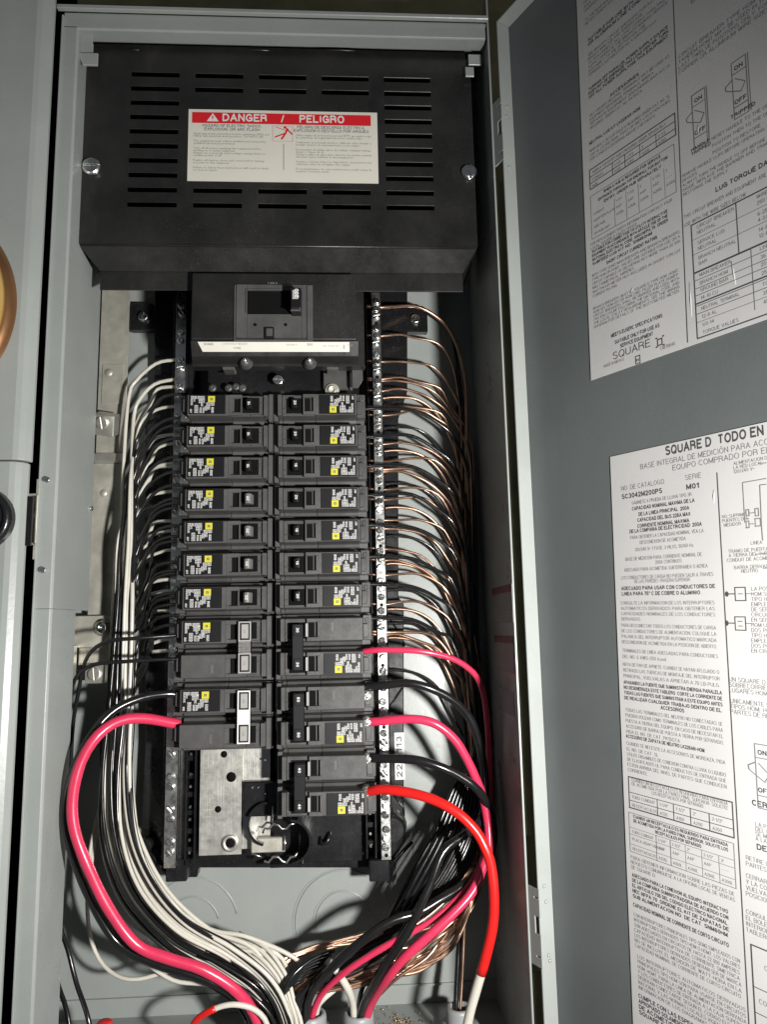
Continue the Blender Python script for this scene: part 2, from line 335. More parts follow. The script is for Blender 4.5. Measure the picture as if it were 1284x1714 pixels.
X3, Y3, Z3 = Vector((1, 0, 0)), Vector((0, 1, 0)), Vector((0, 0, 1))
def slotted(mb, c, ax, r, h, ang=0.6, slot=0.16, seg=9, dome=0.0):
    """pan head screw: a base disc and two half heads leaving a real slot between them; ax points out of the head"""
    c = Vector(c); ax = Vector(ax).normalized(); a = ax.orthogonal().normalized(); b = ax.cross(a)
    a, b = a*math.cos(ang)+b*math.sin(ang), b*math.cos(ang)-a*math.sin(ang)
    mb.lathe(c, ax, [(r, 0), (r, h*0.45)], seg=seg*2)
    th0 = math.asin(slot)
    for sgn in (1, -1):
        ring = [(math.cos(th)*r, sgn*math.sin(th)*r) for th in [th0+(math.pi-2*th0)*k/seg for k in range(seg+1)]]
        lo = [c+a*x+b*y+ax*(h*0.45) for x, y in ring]; mid = [c+a*x+b*y+ax*(h*0.75) for x, y in ring]
        top = [c+a*(x*0.78)+b*(y*0.78+sgn*slot*r*0.22)+ax*(h+dome) for x, y in ring]
        n = len(ring); fs = []
        for k in range(n): k2 = (k+1) % n; fs += [(k, k2, n+k2, n+k), (n+k, n+k2, 2*n+k2, 2*n+k)]
        mb.add(lo+mid+top, fs); o = len(mb.v)-3*n
        mb.f.append(tuple(o+2*n+k for k in range(n))); mb.sm.append(False)
    return mb

exec_parts = True
# ================================================================== SETTING: what is behind the enclosure
o = solo('house_wall', MB().box(-900, 900, 110, 130, -1200, 900), 'wall', 'olive brown stucco wall glimpsed in the gap beside the open door', 'wall', kind='structure')

# ================================================================== ENCLOSURE
TOPZ, FLZ, XL, XR, RIM, BACK = 300, -470, -203, 130, -51, 70.6
enc = thing('panel_enclosure', 'grey enamelled steel electrical enclosure that surrounds the breakers and wires', 'electrical box', (-36, 70, -470))
part('back_wall', MB().box(-236, XR, BACK, BACK+1.6, -510, 360), 'paint', enc)
part('side_wall', MB().box(XR-1.5, XR, RIM, BACK-.2, -510, 330), 'paint', enc, bev=.35, label='right side wall left in shadow beside the hinge')
# left partition: lip along the front, bend, then a plate reaching back, cut away lower down
mb = MB(); mb.prism([(-203, RIM), (-192.5, RIM), (-191.2, RIM+1.6), (-190.4, 22), (-192.0, 22), (-193, RIM+2.2), (-203, RIM+1.6)], -155, TOPZ-8, fn=lambda a, b, y: (a, b, y))
part('partition', mb, 'paint', enc, bev=.3)
mb = MB(); mb.prism([(-203, RIM), (-192.5, RIM), (-191.2, RIM+1.6), (-190.4, -6), (-192.0, -6), (-193, RIM+2.2), (-203, RIM+1.6)], -510, -155.2, fn=lambda a, b, y: (a, b, y))
part('partition', mb, 'paint', enc, bev=.3)
part('far_side_wall', MB().box(-237.5, -236, RIM+30, BACK, -510, 330), 'paint', enc)
part('lip_edge', MB().box(-203.6, -202.2, RIM-2.5, RIM+12, -510, TOPZ), 'paint', enc, bev=.3)
# top: outer skin, lip, hanging inner flange
part('top_wall', MB().box(XL, XR-1.6, RIM+2, BACK-.2, TOPZ+3, TOPZ+5), 'paint', enc)
mb = MB(); mb.prism([(RIM, TOPZ+4), (RIM, 290.6), (RIM+1.5, 290), (RIM+14, 291), (RIM+14, 293), (RIM+2, 292), (RIM+2, TOPZ+4)], XL+.3, XR-3, fn=lambda a, b, y: (y, a, b))
part('top_lip', mb, 'paint', enc, bev=.5, segs=2)
part('top_lip', MB().box(XL-4, XR-1, RIM-5, RIM-1, TOPZ+3.5, TOPZ+7), 'paint', enc, bev=.5)
part('top_rail', MB().box(-180, 100, RIM+14.2, RIM+16, at(470, 67, -36).z, at(470, 50, -36).z), 'paint', enc, bev=.5)
part('cavity_shade', MB().box(XL+6, XR-4, -8, -6, 288, TOPZ+3), 'dull', enc)  # dark sheet painted as the shade in the opening above the cover
part('floor', MB().box(-236, XR-1.6, RIM, BACK-.2, FLZ-2, FLZ), 'paint', enc)
mb = MB().box(-236, XR-1.7, BACK-2.2, BACK-.1, -456.6, -455.2); part('seam', mb, 'paint', enc)
# near-black strips painted as the deep shade of the gap beside the meter compartment
part('gap_shade', MB().box(-240, -203.8, RIM+26, RIM+29, -520, 340), 'dull', enc)
part('gap_shade', MB().box(-262, -240.2, RIM+23, RIM+29, -520, 340), 'dull', enc)
# punched loose tabs in the top corners
mb = MB()
mb.obox(at(146, 62, -42), X3, Y3, Z3, 4.5, .8, 8); part('corner_tab', mb, 'paint', enc, bev=.3)
p = at(146, 86, -40); part('corner_tab', MB().box(p.x-6.5, p.x+5, -43, -40, p.z-5, p.z+5), 'paint', enc, bev=.4)
p = at(151, 105, -42)
part('corner_tab', MB().prism([(p.x-9, p.z+5), (p.x+7, p.z+5), (p.x+7, p.z-5.5), (p.x-4.5, p.z-5.5)], -46, -44), 'paint', enc, bev=.4)
for (u, v, h) in ((800, 68, 9), (796, 102, 9.5), (787, 122, 8.5)):
    p = at(u, v, -36); part('corner_tab', MB().box(p.x-(4 if h == 8.5 else 6), p.x+(3 if h == 8.5 else 5), -37, -35.4, p.z-h/2, p.z+h/2), 'paint', enc, bev=.3)
# little rivets on the left lip
for (u, v) in ((79, 803), (72, 954)):
    p = at(u, v, RIM-1); part('rivet', slotted(MB(), p, (0, -1, 0), 2.1, 1.6, 1.1), 'screw', enc)
p = at(146, 852, 20); part('rivet', slotted(MB(), (-190.3, 18, p.z), (1, 0, 0), 2, 1.5), 'screw', enc)
# knockout rings in the back wall
def ring_mb(cx, cz, r, y, t=.55, seg=48, a0=0, a1=360):
    pts = [(cx+r*math.cos(R(a0+(a1-a0)*k/seg)), y, cz+r*math.sin(R(a0+(a1-a0)*k/seg))) for k in range(seg+1)]
    return MB().tube(pts, t, seg=6)
for (u, v, rs) in ((322, 1548, (36, 21)), (575, 1540, (38.5, 22))):
    p = at(u, v, BACK)
    for k, r in enumerate(rs):
        part('knockout_ring', ring_mb(p.x, p.z, r, BACK, .75, a0=12, a1=348), 'paint', enc)
        part('knockout_ring', ring_mb(p.x-1.1, p.z, r+1.2, BACK, .35, a0=20, a1=340), 'paint', enc)
# embossed tab with punched marks, low right; short slot marks
p = at(716, 1412, BACK)
mb = MB(); mb.box(p.x-12, p.x+12, BACK-.8, BACK+.5, p.z-18, p.z+15); part('embossed_tab', mb, 'paint', enc, bev=.3)
for (u, v) in ((700, 1388), (703, 1453), (240, 1416), (699, 1425)):
    p = at(u, v, BACK); part('punch_mark', slotted(MB(), (p.x, BACK-.6, p.z), (0, -1, 0), 2.2, 1.0, 2.0), 'paint', enc)
p0 = at(222, 1401, BACK); part('seam', MB().box(p0.x, p0.x+30, BACK-.7, BACK+.3, p0.z-.5, p0.z+.5), 'ink2', enc)
for (u, v) in ((252, 1462), (660, 1460)):
    p = at(u, v, 62); part('hook_tab', MB().box(p.x-1.4, p.x+1.4, 58, BACK, p.z-8, p.z+9), 'doorpaint', enc, bev=.3)
# hinge leaves joining the enclosure edge to the door
def hinge(v0, v1, slots):
    t0 = DQ + DN*12
    a = Vector((XR+.2, RIM+1, 0)); b = Vector((t0.x+.5, t0.y, 0)); ux = (b-a).normalized(); wd = (b-a).length
    z0 = at(870, v1, RIM).z; z1 = at(850, v0, RIM).z; nn = Vector((-ux.y, ux.x, 0))
    mb = MB(); cuts = [z0]+[c for s_ in slots for c in s_]+[z1]
    mb.obox((a+b)/2+Vector((0, 0, (z0+z1)/2)) - ux*wd*.22, ux, nn, Z3, wd*.28, .7, (z1-z0)/2)
    segs = [(cuts[i], cuts[i+1]) for i in range(0, len(cuts), 2)]
    for (c0, c1) in segs: mb.obox(a+ux*wd*.75+Vector((0, 0, (c0+c1)/2)), ux, nn, Z3, wd*.27, .7, (c1-c0)/2)
    return mb, z0, z1, a, ux, nn, wd
for (v0, v1) in ((176, 280), (1482, 1612)):
    z1 = at(850, v0, RIM).z; z0 = at(870, v1, RIM).z; h = z1-z0
    mb, *_ = hinge(v0, v1, [(z0+h*.12, z0+h*.14), (z0+h*.42, z0+h*.64), (z0+h*.87, z0+h*.89)])
    hg = part('hinge', mb, 'paint', enc, bev=.2)
za_, zb_ = at(848, 300, RIM).z, at(875, 1400, RIM).z
for (z1_, z0_) in ((za_, zb_), (at(905, 1630, RIM).z, -520)):
    part('hinge_strip', MB().box(XR+1.5, XR+6.0, RIM+3, RIM+5, z0_, z1_), 'olive', enc, bev=.3, label='olive zinc strip along the hinge')
def atx(u, v, X): d = ray(u, v); return CAM + d*((X-CAM.x)/d.x)
for k, (u0, v0, u1, v1, hd_) in enumerate(((824, 985, 860, 1042, .1), (828, 1063, 862, 1128, .12), (834, 1148, 862, 1200, 0))):  # reflections of the door labels in the glossy wall, painted as thin sheets
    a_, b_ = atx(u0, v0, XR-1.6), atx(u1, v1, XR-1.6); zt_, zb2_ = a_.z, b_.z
    st = part('label_reflection', MB().box(XR-1.85, XR-1.55, b_.y, a_.y, zb2_, zt_), 'reflection', enc)
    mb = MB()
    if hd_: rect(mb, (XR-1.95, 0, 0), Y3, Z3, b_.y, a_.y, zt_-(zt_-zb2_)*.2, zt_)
    if hd_: part('red_band', mb, 'reflection_red', st)
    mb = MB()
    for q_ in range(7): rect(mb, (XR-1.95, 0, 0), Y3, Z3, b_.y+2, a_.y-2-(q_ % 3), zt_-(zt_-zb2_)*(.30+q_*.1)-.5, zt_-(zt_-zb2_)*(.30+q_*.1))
    part('print_lines_reflection', mb, 'ink2', st)
# partially loose copper strands of debris on the floor
mb = MB()
for k in range(150):
    x = random.gauss(47, 13); y = random.gauss(34, 12)
    if not (-10 < y < 66): continue
    a = Vector((random.uniform(-1, 1), random.uniform(-1, 1), random.uniform(-.2, .2))).normalized()*random.uniform(.4, 2.2)
    c = Vector((x, y, FLZ+.6)); mb.tube([c-a, c+a*.2+Vector((0, 0, .3)), c+a], random.uniform(.18, .42), 4)
solo('copper_scraps', mb, 'scrap', 'scattered tiny copper and metal clippings on the floor of the enclosure beside the middle conduit', 'metal scraps', (47, 34, FLZ), kind='stuff')

# ================================================================== METER COMPARTMENT, left
mc = thing('meter_cover', 'tall grey cover of the meter compartment at the far left, above the latch', 'metal cover', (-330, -70, 0))
def cover_sec(x1, yf, yb, z0, z1, b=5):
    return MB().prism([(-430, yf), (x1-b*1.9, yf), (x1-b*1.2, yf+b*.22), (x1-b*.5, yf+b*.62), (x1, yf+b*1.5), (x1, yb), (-430, yb)], z0, z1, fn=lambda a, b_, y: (a, b_, y))
zs = at(46, 770, -70).z
xA = at(78, 245, -66).x
part('cover_panel', cover_sec(xA, -72, -61, zs, 380), 'paint', mc, bev=.8, segs=2)
mc2 = thing('meter_cover', 'lower grey cover at the far left, notched around the black knob', 'metal cover', (-330, -70, -250))
part('cover_panel', cover_sec(xA-1.8, -71, -60, -560, zs-.8), 'paint', mc2, bev=.8, segs=2)
# meter with its brass sealing ring
p = at(-167, 505, -80)
mt = thing('electric_meter', 'round meter with a golden brass sealing ring cut by the left edge', 'electric meter', (p.x, -72, p.z))
c = (p.x-8, -70, p.z); rr = at(33, 510, -84).x-p.x
part('sealing_ring', MB().lathe(c, (0, -1, 0), [(rr+1, -2), (rr+1, 2), (rr-1, 6), (rr-4, 9)], 96), 'bronze', mt)
part('sealing_ring', MB().lathe(c, (0, -1, 0), [(rr-4, 8), (rr-5, 13), (rr-8, 16), (rr-12, 17), (rr-15, 14), (rr-20, 16), (rr-24, 18.5), (rr-30, 17), (rr-34, 12)], 96), 'brass', mt)
part('meter_glass', MB().lathe(c, (0, -1, 0), [(rr-33, 5), (rr-34, 30), (rr-40, 42), (0, 48)], 64), 'brass', mt)
# latch: black knob, steel hasp
p = at(-30, 868, -74)
lt = thing('door_latch', 'glossy black knob beside a plated steel latch plate in the dark gap', 'latch', (p.x, -74, p.z))
part('knob_recess', MB().lathe((p.x-2, -76, p.z), (0, -1, 0), [(22, -6), (21, 1), (18, 3), (17, 1)], 40), 'plastic', lt)
part('knob', MB().lathe((p.x-4, -76, p.z+3), (0, -1, 0), [(14, 0), (14, 6), (11, 10), (5, 12), (0, 12.5)], 32), 'plastic', lt)
q = at(38, 872, -62)
part('latch_plate', MB().box(q.x-1.5, q.x+6.5, -63, -61, q.z-17, q.z+17), 'plastic', lt, bev=.3)
q = at(51, 870, -50)
mb = MB(); mb.box(q.x-6, q.x+5, -48, -46.5, q.z-17, q.z+17)
mb.box(q.x-7.4, q.x-5.6, -56, -46, q.z-17, q.z+17); mb.box(q.x+4.6, q.x+6, -54, -46, q.z-17, q.z+17)
mb.box(q.x-7, q.x+6, -54, -47, q.z+16.6, q.z+18); mb.box(q.x-7, q.x+6, -54, -47, q.z-18, q.z-16.6)
part('hasp', mb, 'galv', lt, bev=.4)
part('hasp_pin', MB().tube([(q.x-2, -49, q.z+8+6*math.sin(t*.5)) if False else (q.x-3+4*math.sin(R(t)), -50, q.z+8+5*math.cos(R(t))) for t in range(0, 200, 20)], .9), 'galv', lt)
mb = MB(); mb.box(q.x+4.6, q.x+6, -54, -52.5, q.z+17, q.z+28); mb.box(q.x+4.4, q.x+5.8, -54, -52.5, q.z-28, q.z-17); part('spring_wire', mb, 'galv', lt)

# ================================================================== BLACK DEAD-FRONT COVER
CY = -30.0
cv = thing('dead_front_cover', 'black steel barrier with rows of vent slots above the main breaker', 'vent cover', (-36, CY, 200))
x0, x1 = at(136, 300, CY).x, at(799, 300, CY).x
x1 = (at(799, 410, CY).x)
zc = at(470, 412, CY).z; zt = at(470, 84, CY).z
def slots():
    cs = []; us = (262, 369, 472, 577, 681); hw = (39, 39, 37.5, 37.5, 36.5)
    return us, hw
# solve the slot grid in panel units, not pixels
cxs = [at(u, v, CY).x for u, v in ((258, 240), (366, 240), (473, 240), (580, 240), (684, 240))]
pitch_x = (cxs[-1]-cxs[0])/4; cxs = [cxs[0]+pitch_x*i for i in range(5)]
zr0, zr9 = at(470, 133, CY).z, at(475, 348, CY).z
zrs = [zr0+(zr9-zr0)*i/9 for i in range(10)]
W2, H2 = 19.0, 1.9
xs = sorted([x0, x1]+[c-W2 for c in cxs]+[c+W2 for c in cxs]); zz = sorted([zc, zt]+[z-H2 for z in zrs]+[z+H2 for z in zrs])
holes = set((i, j) for i in range(5) for j in range(10) if i in (0, 4) or j in (0, 1, 8, 9))
bm = bmesh.new(); vv = {}
def V(i, j):
    if (i, j) not in vv: vv[(i, j)] = bm.verts.new(((xs[i]+36)*S, 0, (zz[j]-200)*S))
    return vv[(i, j)]
for i in range(len(xs)-1):
    for j in range(len(zz)-1):
        mx, mz = (xs[i]+xs[i+1])/2, (zz[j]+zz[j+1])/2
        if any(abs(mx-cxs[a]) < W2 and abs(mz-zrs[b]) < H2 for a, b in holes): continue
        bm.faces.new((V(i, j), V(i+1, j), V(i+1, j+1), V(i, j+1)))
me = bpy.data.meshes.new('front_plate'); bm.to_mesh(me); bm.free(); me.materials.append(M['blackpaint'])
fo = bpy.data.objects.new('front_plate', me); col.objects.link(fo); fo.parent = cv
md = fo.modifiers.new('thickness', 'SOLIDIFY'); md.thickness = 0.0016; md.offset = 1
# louvre lips: each slot has a small folded edge above it
for a, b in sorted(holes):
    c = cxs[a]; z = zrs[b]
    part('slot_lip', MB().box(c-W2-.3, c+W2+.3, CY-1.9, CY+.2, z+H2, z+H2+.9), 'blackpaint', cv, bev=.3)
# bent lower edge
zl = at(470, 454, CY+14).z
mb = MB(); ins = 12
P = [(x0, CY, zc), (x1, CY, zc), (x1-ins*.8, CY+16, zl), (x0+ins, CY+16, zl)]
mb.add(P+[(a, b+1.5, c-.6) for a, b, c in P], [(0, 1, 2, 3), (7, 6, 5, 4), (0, 4, 5, 1), (1, 5, 6, 2), (2, 6, 7, 3), (3, 7, 4, 0)])
part('sloped_edge', mb, 'blackpaint', cv, bev=.5, segs=2)
zb = at(170, 487, CY+18).z
part('hanging_lip', MB().box(x0+ins, x1-ins*.8, CY+16.2, CY+17.8, zb, zl-.2), 'doorpaint' if False else 'blackpaint', cv, bev=.5, label='grey-looking lower lip')
part('side_flange', MB().box(x0, x0+1.5, CY+1.7, 40, zc, zt), 'blackpaint', cv)
part('side_flange', MB().box(x1-1.5, x1, CY+1.7, 40, zc, zt), 'blackpaint', cv)
part('top_flange', MB().box(x0+2, x1-2, CY+1.7, 30, zt-1.5, zt), 'blackpaint', cv)
part('bend', MB().tube([(x0+.4, CY+.75, zc+.2), ((x0+x1)/2, CY+.75, zc+.2), (x1-.4, CY+.75, zc+.2)], 1.25, 12), 'blackpaint', cv)
part('slot_shade', MB().box(x0+3, x1-3, CY+20, CY+21, zc+1, zt-3), 'dull', cv)  # dark sheet standing for the shade seen through the slots
for (u, v) in ((154, 281), (785, 290)):
    p = at(u, v, CY-2); part('cover_screw', slotted(MB(), (p.x, CY-2, p.z), (0, -1, 0), 7.0 if u < 400 else 6.2, 3.2, 0.9 if u > 400 else 2.3, .12, seg=14, dome=.4), 'screw', cv, bev=.25)
for k, (u, uu) in enumerate(((210, 240), (395, 470), (520, 620))):
    a = at(u, 86, CY-1); b = at(uu, 86, CY-1); part('rolled_edge', MB().tube([(a.x, CY-.3, a.z+1), ((a.x+b.x)/2, CY-1.4, a.z+1), (b.x, CY-.3, a.z+1)], 1.0), 'blackpaint', cv)
# warning label
c00 = at(315, 306, CY-2); c11 = at(630, 186, CY-2)
lx0, lx1 = at(314.5, 250, CY-1.9).x, at(632.5, 250, CY-1.9).x; lz0, lz1 = at(472, 305.5, CY-1.9).z, at(472, 186.5, CY-1.9).z
LW, LH = lx1-lx0, lz1-lz0
dl = part('danger_label', MB().box(lx0, lx1, CY-2.0, CY-1.65, lz0, lz1), 'danger', cv)
yb = CY-2.12; O = Vector((lx0, yb, lz1)); k = LW/1150.0       # label drawn in a 1150 wide frame, z downwards negative
def L2(a, b): return Vector((lx0+a*k, yb, lz1-b*k))
mb = MB(); rect(mb, O, X3, Z3, 22*k, 1110*k, -92*k, -20*k); part('red_band', mb, 'redink', dl)
mb = MB(); yb = CY-2.24
text(mb, 'DANGER', L2(205, 78), X3, Z3, 74*k, 1, width=275*k); text(mb, 'PELIGRO', L2(672, 78), X3, Z3, 74*k, 1, width=280*k)
stroke(mb, L2(0, 0), X3, Z3, [(562*k, -78*k), (576*k, -30*k)], 7*k)
P0 = L2(0, 0); mb.add([P0+X3*(110*k)-Z3*(80*k), P0+X3*(182*k)-Z3*(80*k), P0+X3*(146*k)-Z3*(26*k)], [(0, 1, 2)]); part('lettering', mb, 'whiteink', dl)
mb = MB(); yb = CY-2.34; text(mb, '!', L2(140, 76), X3, Z3, 50*k, 1); part('exclamation_mark', mb, 'redink', dl)
yb = CY-2.12; mb = MB()
text(mb, 'HAZARD OF ELECTRIC SHOCK,', L2(265, 117), X3, Z3, 29*k, 1, 'C', 360*k); text(mb, 'EXPLOSION, OR ARC FLASH', L2(265, 141), X3, Z3, 29*k, 1, 'C', 335*k)
text(mb, 'PELIGRO DE DESCARGA ELÉCTRICA,', L2(868, 117), X3, Z3, 29*k, 1, 'C', 420*k); text(mb, 'EXPLOSIÓN O DESTELLO POR ARQUEO', L2(868, 141), X3, Z3, 29*k, 1, 'C', 460*k)
part('lettering', mb, 'ink2', dl)
EN = ["Apply appropriate personal protective equipment (PPE) and", "follow safe electrical work practices. See NFPA 70E.", "", "This equipment must only be installed and serviced by", "qualified electrical personnel.", "", "Turn off all power supplying this equipment before", "working on or inside equipment.", "Always use a properly rated voltage sensing device to", "confirm power is off.", "", "Replace all devices, doors and covers before turning", "on power to this equipment.", "", "Failure to follow these instructions will result in death", "or serious injury."]
ES = ["Utilice equipo de protección personal (EPP) apropiado y siga", "las prácticas de seguridad eléctrica establecidas.", "", "Solamente el personal eléctrico calificado debe instalar y", "prestar servicio de mantenimiento a este equipo.", "", "Desenergice el equipo antes de realizar cualquier trabajo", "dentro o fuera de él.", "Siempre utilice un dispositivo detector de tensión nominal", "adecuado para confirmar la desenergización.", "", "Vuelva a colocar todos los dispositivos, las puertas y las", "cubiertas antes de energizar este equipo.", "", "El incumplimiento de estas instrucciones podrá causar la", "muerte o lesiones serias."]
mb = MB()
for i, t in enumerate(EN):
    if t: text(mb, t, L2(32, 168+i*16.0), X3, Z3, 19*k, 0, width=min(455, 8.2*len(t))*k)
for i, t in enumerate(ES):
    if t: text(mb, t, L2(650, 168+i*16.0), X3, Z3, 19*k, 0, width=min(460, 8.2*len(t))*k)
rect(mb, O, X3, Z3, 574*k, 578*k, -395*k, -222*k); part('small_print', mb, 'ink2', dl)
mb = MB(); frame(mb, O, X3, Z3, 508*k, 632*k, -206*k, -102*k, 3*k); part('pictogram_frame', mb, 'pinkink', dl)
mb = MB()
stroke(mb, O, X3, Z3, [(a*k, -b*k) for a, b in ((600, 118), (588, 150), (562, 192))], 11*k); stroke(mb, O, X3, Z3, [(a*k, -b*k) for a, b in ((588, 150), (545, 168), (522, 178))], 8*k)
stroke(mb, O, X3, Z3, [(a*k, -b*k) for a, b in ((592, 118), (628, 158))], 9*k); stroke(mb, O, X3, Z3, [(a*k, -b*k) for a, b in ((590, 132), (545, 116), (530, 112))], 4*k)
mb.add([O+X3*((584+9*math.cos(t*.7))*k)-Z3*((112+9*math.sin(t*.7))*k) for t in range(9)], [tuple(range(9))])
part('pictogram', mb, 'redink', dl)
# ================================================================== INTERIOR CARRIER (black plastic tray with the bus bars)
it = thing('breaker_carrier', 'black plastic tray carrying the breakers, its bare metal bus plate exposed at the lower left', 'bus tray', (-40, 60, -340))
def poly_at(pts, Y): return [(at(u, v, Y).x, at(u, v, Y).z) for u, v in pts]
YB = 56
outline = [(258, 480), (258, 700), (243, 705), (243, 1240), (236, 1385), (248, 1390), (248, 1410), (244, 1428), (252, 1440), (288, 1468),
           (330, 1468), (332, 1452), (640, 1452), (648, 1452), (676, 1412), (676, 1330), (676, 1130), (676, 1010), (667, 1000), (667, 770), (667, 745), (667, 700), (682, 655), (682, 480)]
part('tray', MB().prism(poly_at(outline, YB), YB, YB+12), 'plastic', it, bev=.8)
# side rails running under the neutral bars
for (xa, xb) in ((-134, -116), (31, 45)):
    part('rail', MB().box(xa, xb, 39.2, YB-.2, -346, 112), 'plastic', it, bev=.6)
# ladder of breaker hooks beside each bar
for s_, xh in ((0, -112.5), (1, 27)):
    mb = MB(); mb.box(xh-3, xh-1.5, 34, YB, -349, 20); mb.box(xh+4, xh+5.5, 34, YB, -349, 20)
    for k_ in range(27): mb.box(xh-1.5, xh+4, 38, YB, 15-13.6*k_-2, 15-13.6*k_+2)
    part('hook_rail', mb, 'plastic', it, bev=.3)
    for k_ in range(8):
        z = -258-k_*12.2+(3 if k_ % 2 else 0)
        part('hook', MB().box(xh-.4, xh+1.6, 36, 38, z-1.2, z+1.2), 'screw', it, bev=.3)
# foot blocks and corner struts
for (u, v) in ((300, 1455), (637, 1455)):
    p = at(u, v, 40); part('foot', MB().box(p.x-9, p.x+7, 34, 58, p.z-7, p.z+9), 'plastic', it, bev=.8)
a = at(243, 1420, 44); b = at(285, 1466, 44)
part('strut', MB().tube([a, b], 2.0, 6), 'plastic', it); part('strut', MB().lathe((a.x+1, 38, a.z+3), (0, 1, 0), [(5, 0), (5, 14)], 12), 'plastic', it)
a = at(690, 1408, 50); b = at(664, 1436, 50); c = at(640, 1463, 50)
part('strut', MB().tube([a, b, c], 1.6, 6), 'plastic', it)
part('strut', MB().lathe((at(655, 1385, 40).x, 30, at(655, 1385, 40).z), (0, 1, 0), [(9, 2), (11, 8), (13, 18)], 20), 'plastic', it)
for (za, zb_) in ((1040, 1070), (1150, 1190), (1325, 1352)):       # slanted ribs on the glossy right edge
    if za == 1150: pa, pb = at(674, za, YB), at(648, zb_, YB)
    else: pa, pb = at(650, za-8, YB), at(676, zb_, YB)
    part('rib', MB().tube([(pa.x, YB-.6, pa.z), (pb.x, YB-.6, pb.z), (pb.x, YB-.6, pb.z-(6 if za != 1150 else 0)-.1)], .8, 6), 'plastic', it)
# mounting ears with their screws
for (u0, v0, u1, v1, us, vs) in ((219, 509, 262, 554, 241, 531), (640, 513, 716, 557, 695, 535)):
    pa, pb = at(u0, v0, 60), at(u1, v1, 60)
    e = part('mounting_ear', MB().prism([(pa.x+2, pa.z), (pb.x-4, pa.z), (pb.x, pa.z-4), (pb.x, pb.z), (pa.x, pb.z), (pa.x, pa.z-2)], 58, 66), 'plastic', it, bev=.8)
    ps = at(us, vs, 57); part('mounting_screw', slotted(MB(), (ps.x, 58, ps.z), (0, -1, 0), 4.9, 3.4, .5, .13, dome=.6), 'screw', e, bev=.2)
# bus plate, lower left, with holes painted on as flat discs of dark shade
b0 = at(333, 1256, 34); b1 = at(398, 1428, 34)
bp = part('bus_plate', MB().box(at(333, 1400, 34).x, at(404, 1400, 34).x, 34, 36.5, at(365, 1431, 34).z, -240), 'bus', it, bev=.3)
part('bus_plate', MB().box(at(404, 1400, 34).x, at(452, 1400, 34).x, 37, 39, at(365, 1424, 34).z, -240), 'bus', it, bev=.3)
for (u, v, r) in ((375, 1262, 2.6), (387, 1300, 3.8), (365, 1354, 2.5)):
    p = at(u, v, 34); part('hole', MB().lathe((p.x, 33.9, p.z), (0, -1, 0), [(r, 0), (r, .05), (0, .06)], 20), 'dull', it)
p = at(385, 1411, 33); part('boss_ring', MB().lathe((p.x, 34, p.z), (0, -1, 0), [(6.4, 0), (6.2, 1.6), (3.9, 2), (3.6, .2), (0, .1)], 28), 'bus', it); part('hole', MB().lathe((p.x, 33.7, p.z), (0, -1, 0), [(3.5, 0), (3.4, .25), (0, .3)], 20), 'dull', it)
mb = MB()
for k_ in range(14):                                              # faint stamped comb marks
    z = -262-k_*5.2; x = at(338, 1400, 34).x; mb.box(x, x+7, 33.9, 34.1, z-.25, z+.25)
part('stamped_marks', mb, 'galv', it)
# stab insulator: stacked black posts between the two columns
p = at(436, 1330, 30); mb = MB(); mb.box(p.x-13, p.x+14, 30, 46, p.z-16, p.z+10); part('stab_block', mb, 'plastic', it, bev=1)
for (u, v) in ((422, 1318), (432, 1318), (444, 1328), (444, 1272)):
    p = at(u, v, 29); part('stab_pin', MB().lathe((p.x, 30, p.z), (0, -1, 0), [(.9, 0), (.9, 1.2), (.4, 1.6)], 8), 'screw', it)
for (u, v, r) in ((452, 1385, 16), (480, 1400, 17)):               # curved phase barriers
    pass
def arc(cu, cv_, r, a0, a1, Y, n=18):
    c = at(cu, cv_, Y); return [(c.x+r*math.cos(R(a0+(a1-a0)*k_/n)), Y, c.z+r*math.sin(R(a0+(a1-a0)*k_/n))) for k_ in range(n+1)]
for (cu, cv_, r, a0, a1) in ((450, 1378, 15.5, 95, 255), (486, 1408, 15.5, -85, 88)):
    mb = MB()
    P_ = arc(cu, cv_, r, a0, a1, 26); n = len(P_)
    for p0_, p1_ in zip(P_, P_[1:]):
        d = Vector((p1_[0]-p0_[0], 0, p1_[2]-p0_[2])); L_ = d.length; d.normalize(); nn = Vector((-d.z, 0, d.x))
        c_ = Vector(((p0_[0]+p1_[0])/2, 35, (p0_[2]+p1_[2])/2)); mb.obox(c_, d, nn, Y3, L_/2+.05, .9, 11)
    part('phase_barrier', mb, 'plastic', it)
p = at(458, 1412, 30); part('stab_jaw', MB().box(p.x-17, p.x+9, 29, 34, p.z-6, p.z+5), 'galv', it, bev=.8, label='grey metal stab')
def zig(pts, Y, r=1.0): return MB().tube([at(u, v, Y) for u, v in pts], r, 6)
part('stab_edge', zig([(440, 1394), (443, 1386), (450, 1387), (457, 1379), (466, 1380), (472, 1387), (480, 1386), (486, 1379), (494, 1378)], 26, .9), 'tin', it)
part('stab_edge', zig([(442, 1441), (450, 1443), (457, 1434), (466, 1434), (473, 1441), (480, 1443), (487, 1434), (494, 1433), (498, 1426)], 26, .9), 'tin', it)
part('stab_edge', zig([(477, 1400), (477, 1424)], 26, .8), 'tin', it); part('stab_edge', zig([(457, 1348), (456, 1376)], 26, .8), 'tin', it)
part('stab_edge', zig([(421, 1428), (430, 1431), (438, 1434)], 28, .6), 'tin', it)
part('stab_edge', zig([(410, 1330), (410, 1350)], 33, .6), 'tin', it)
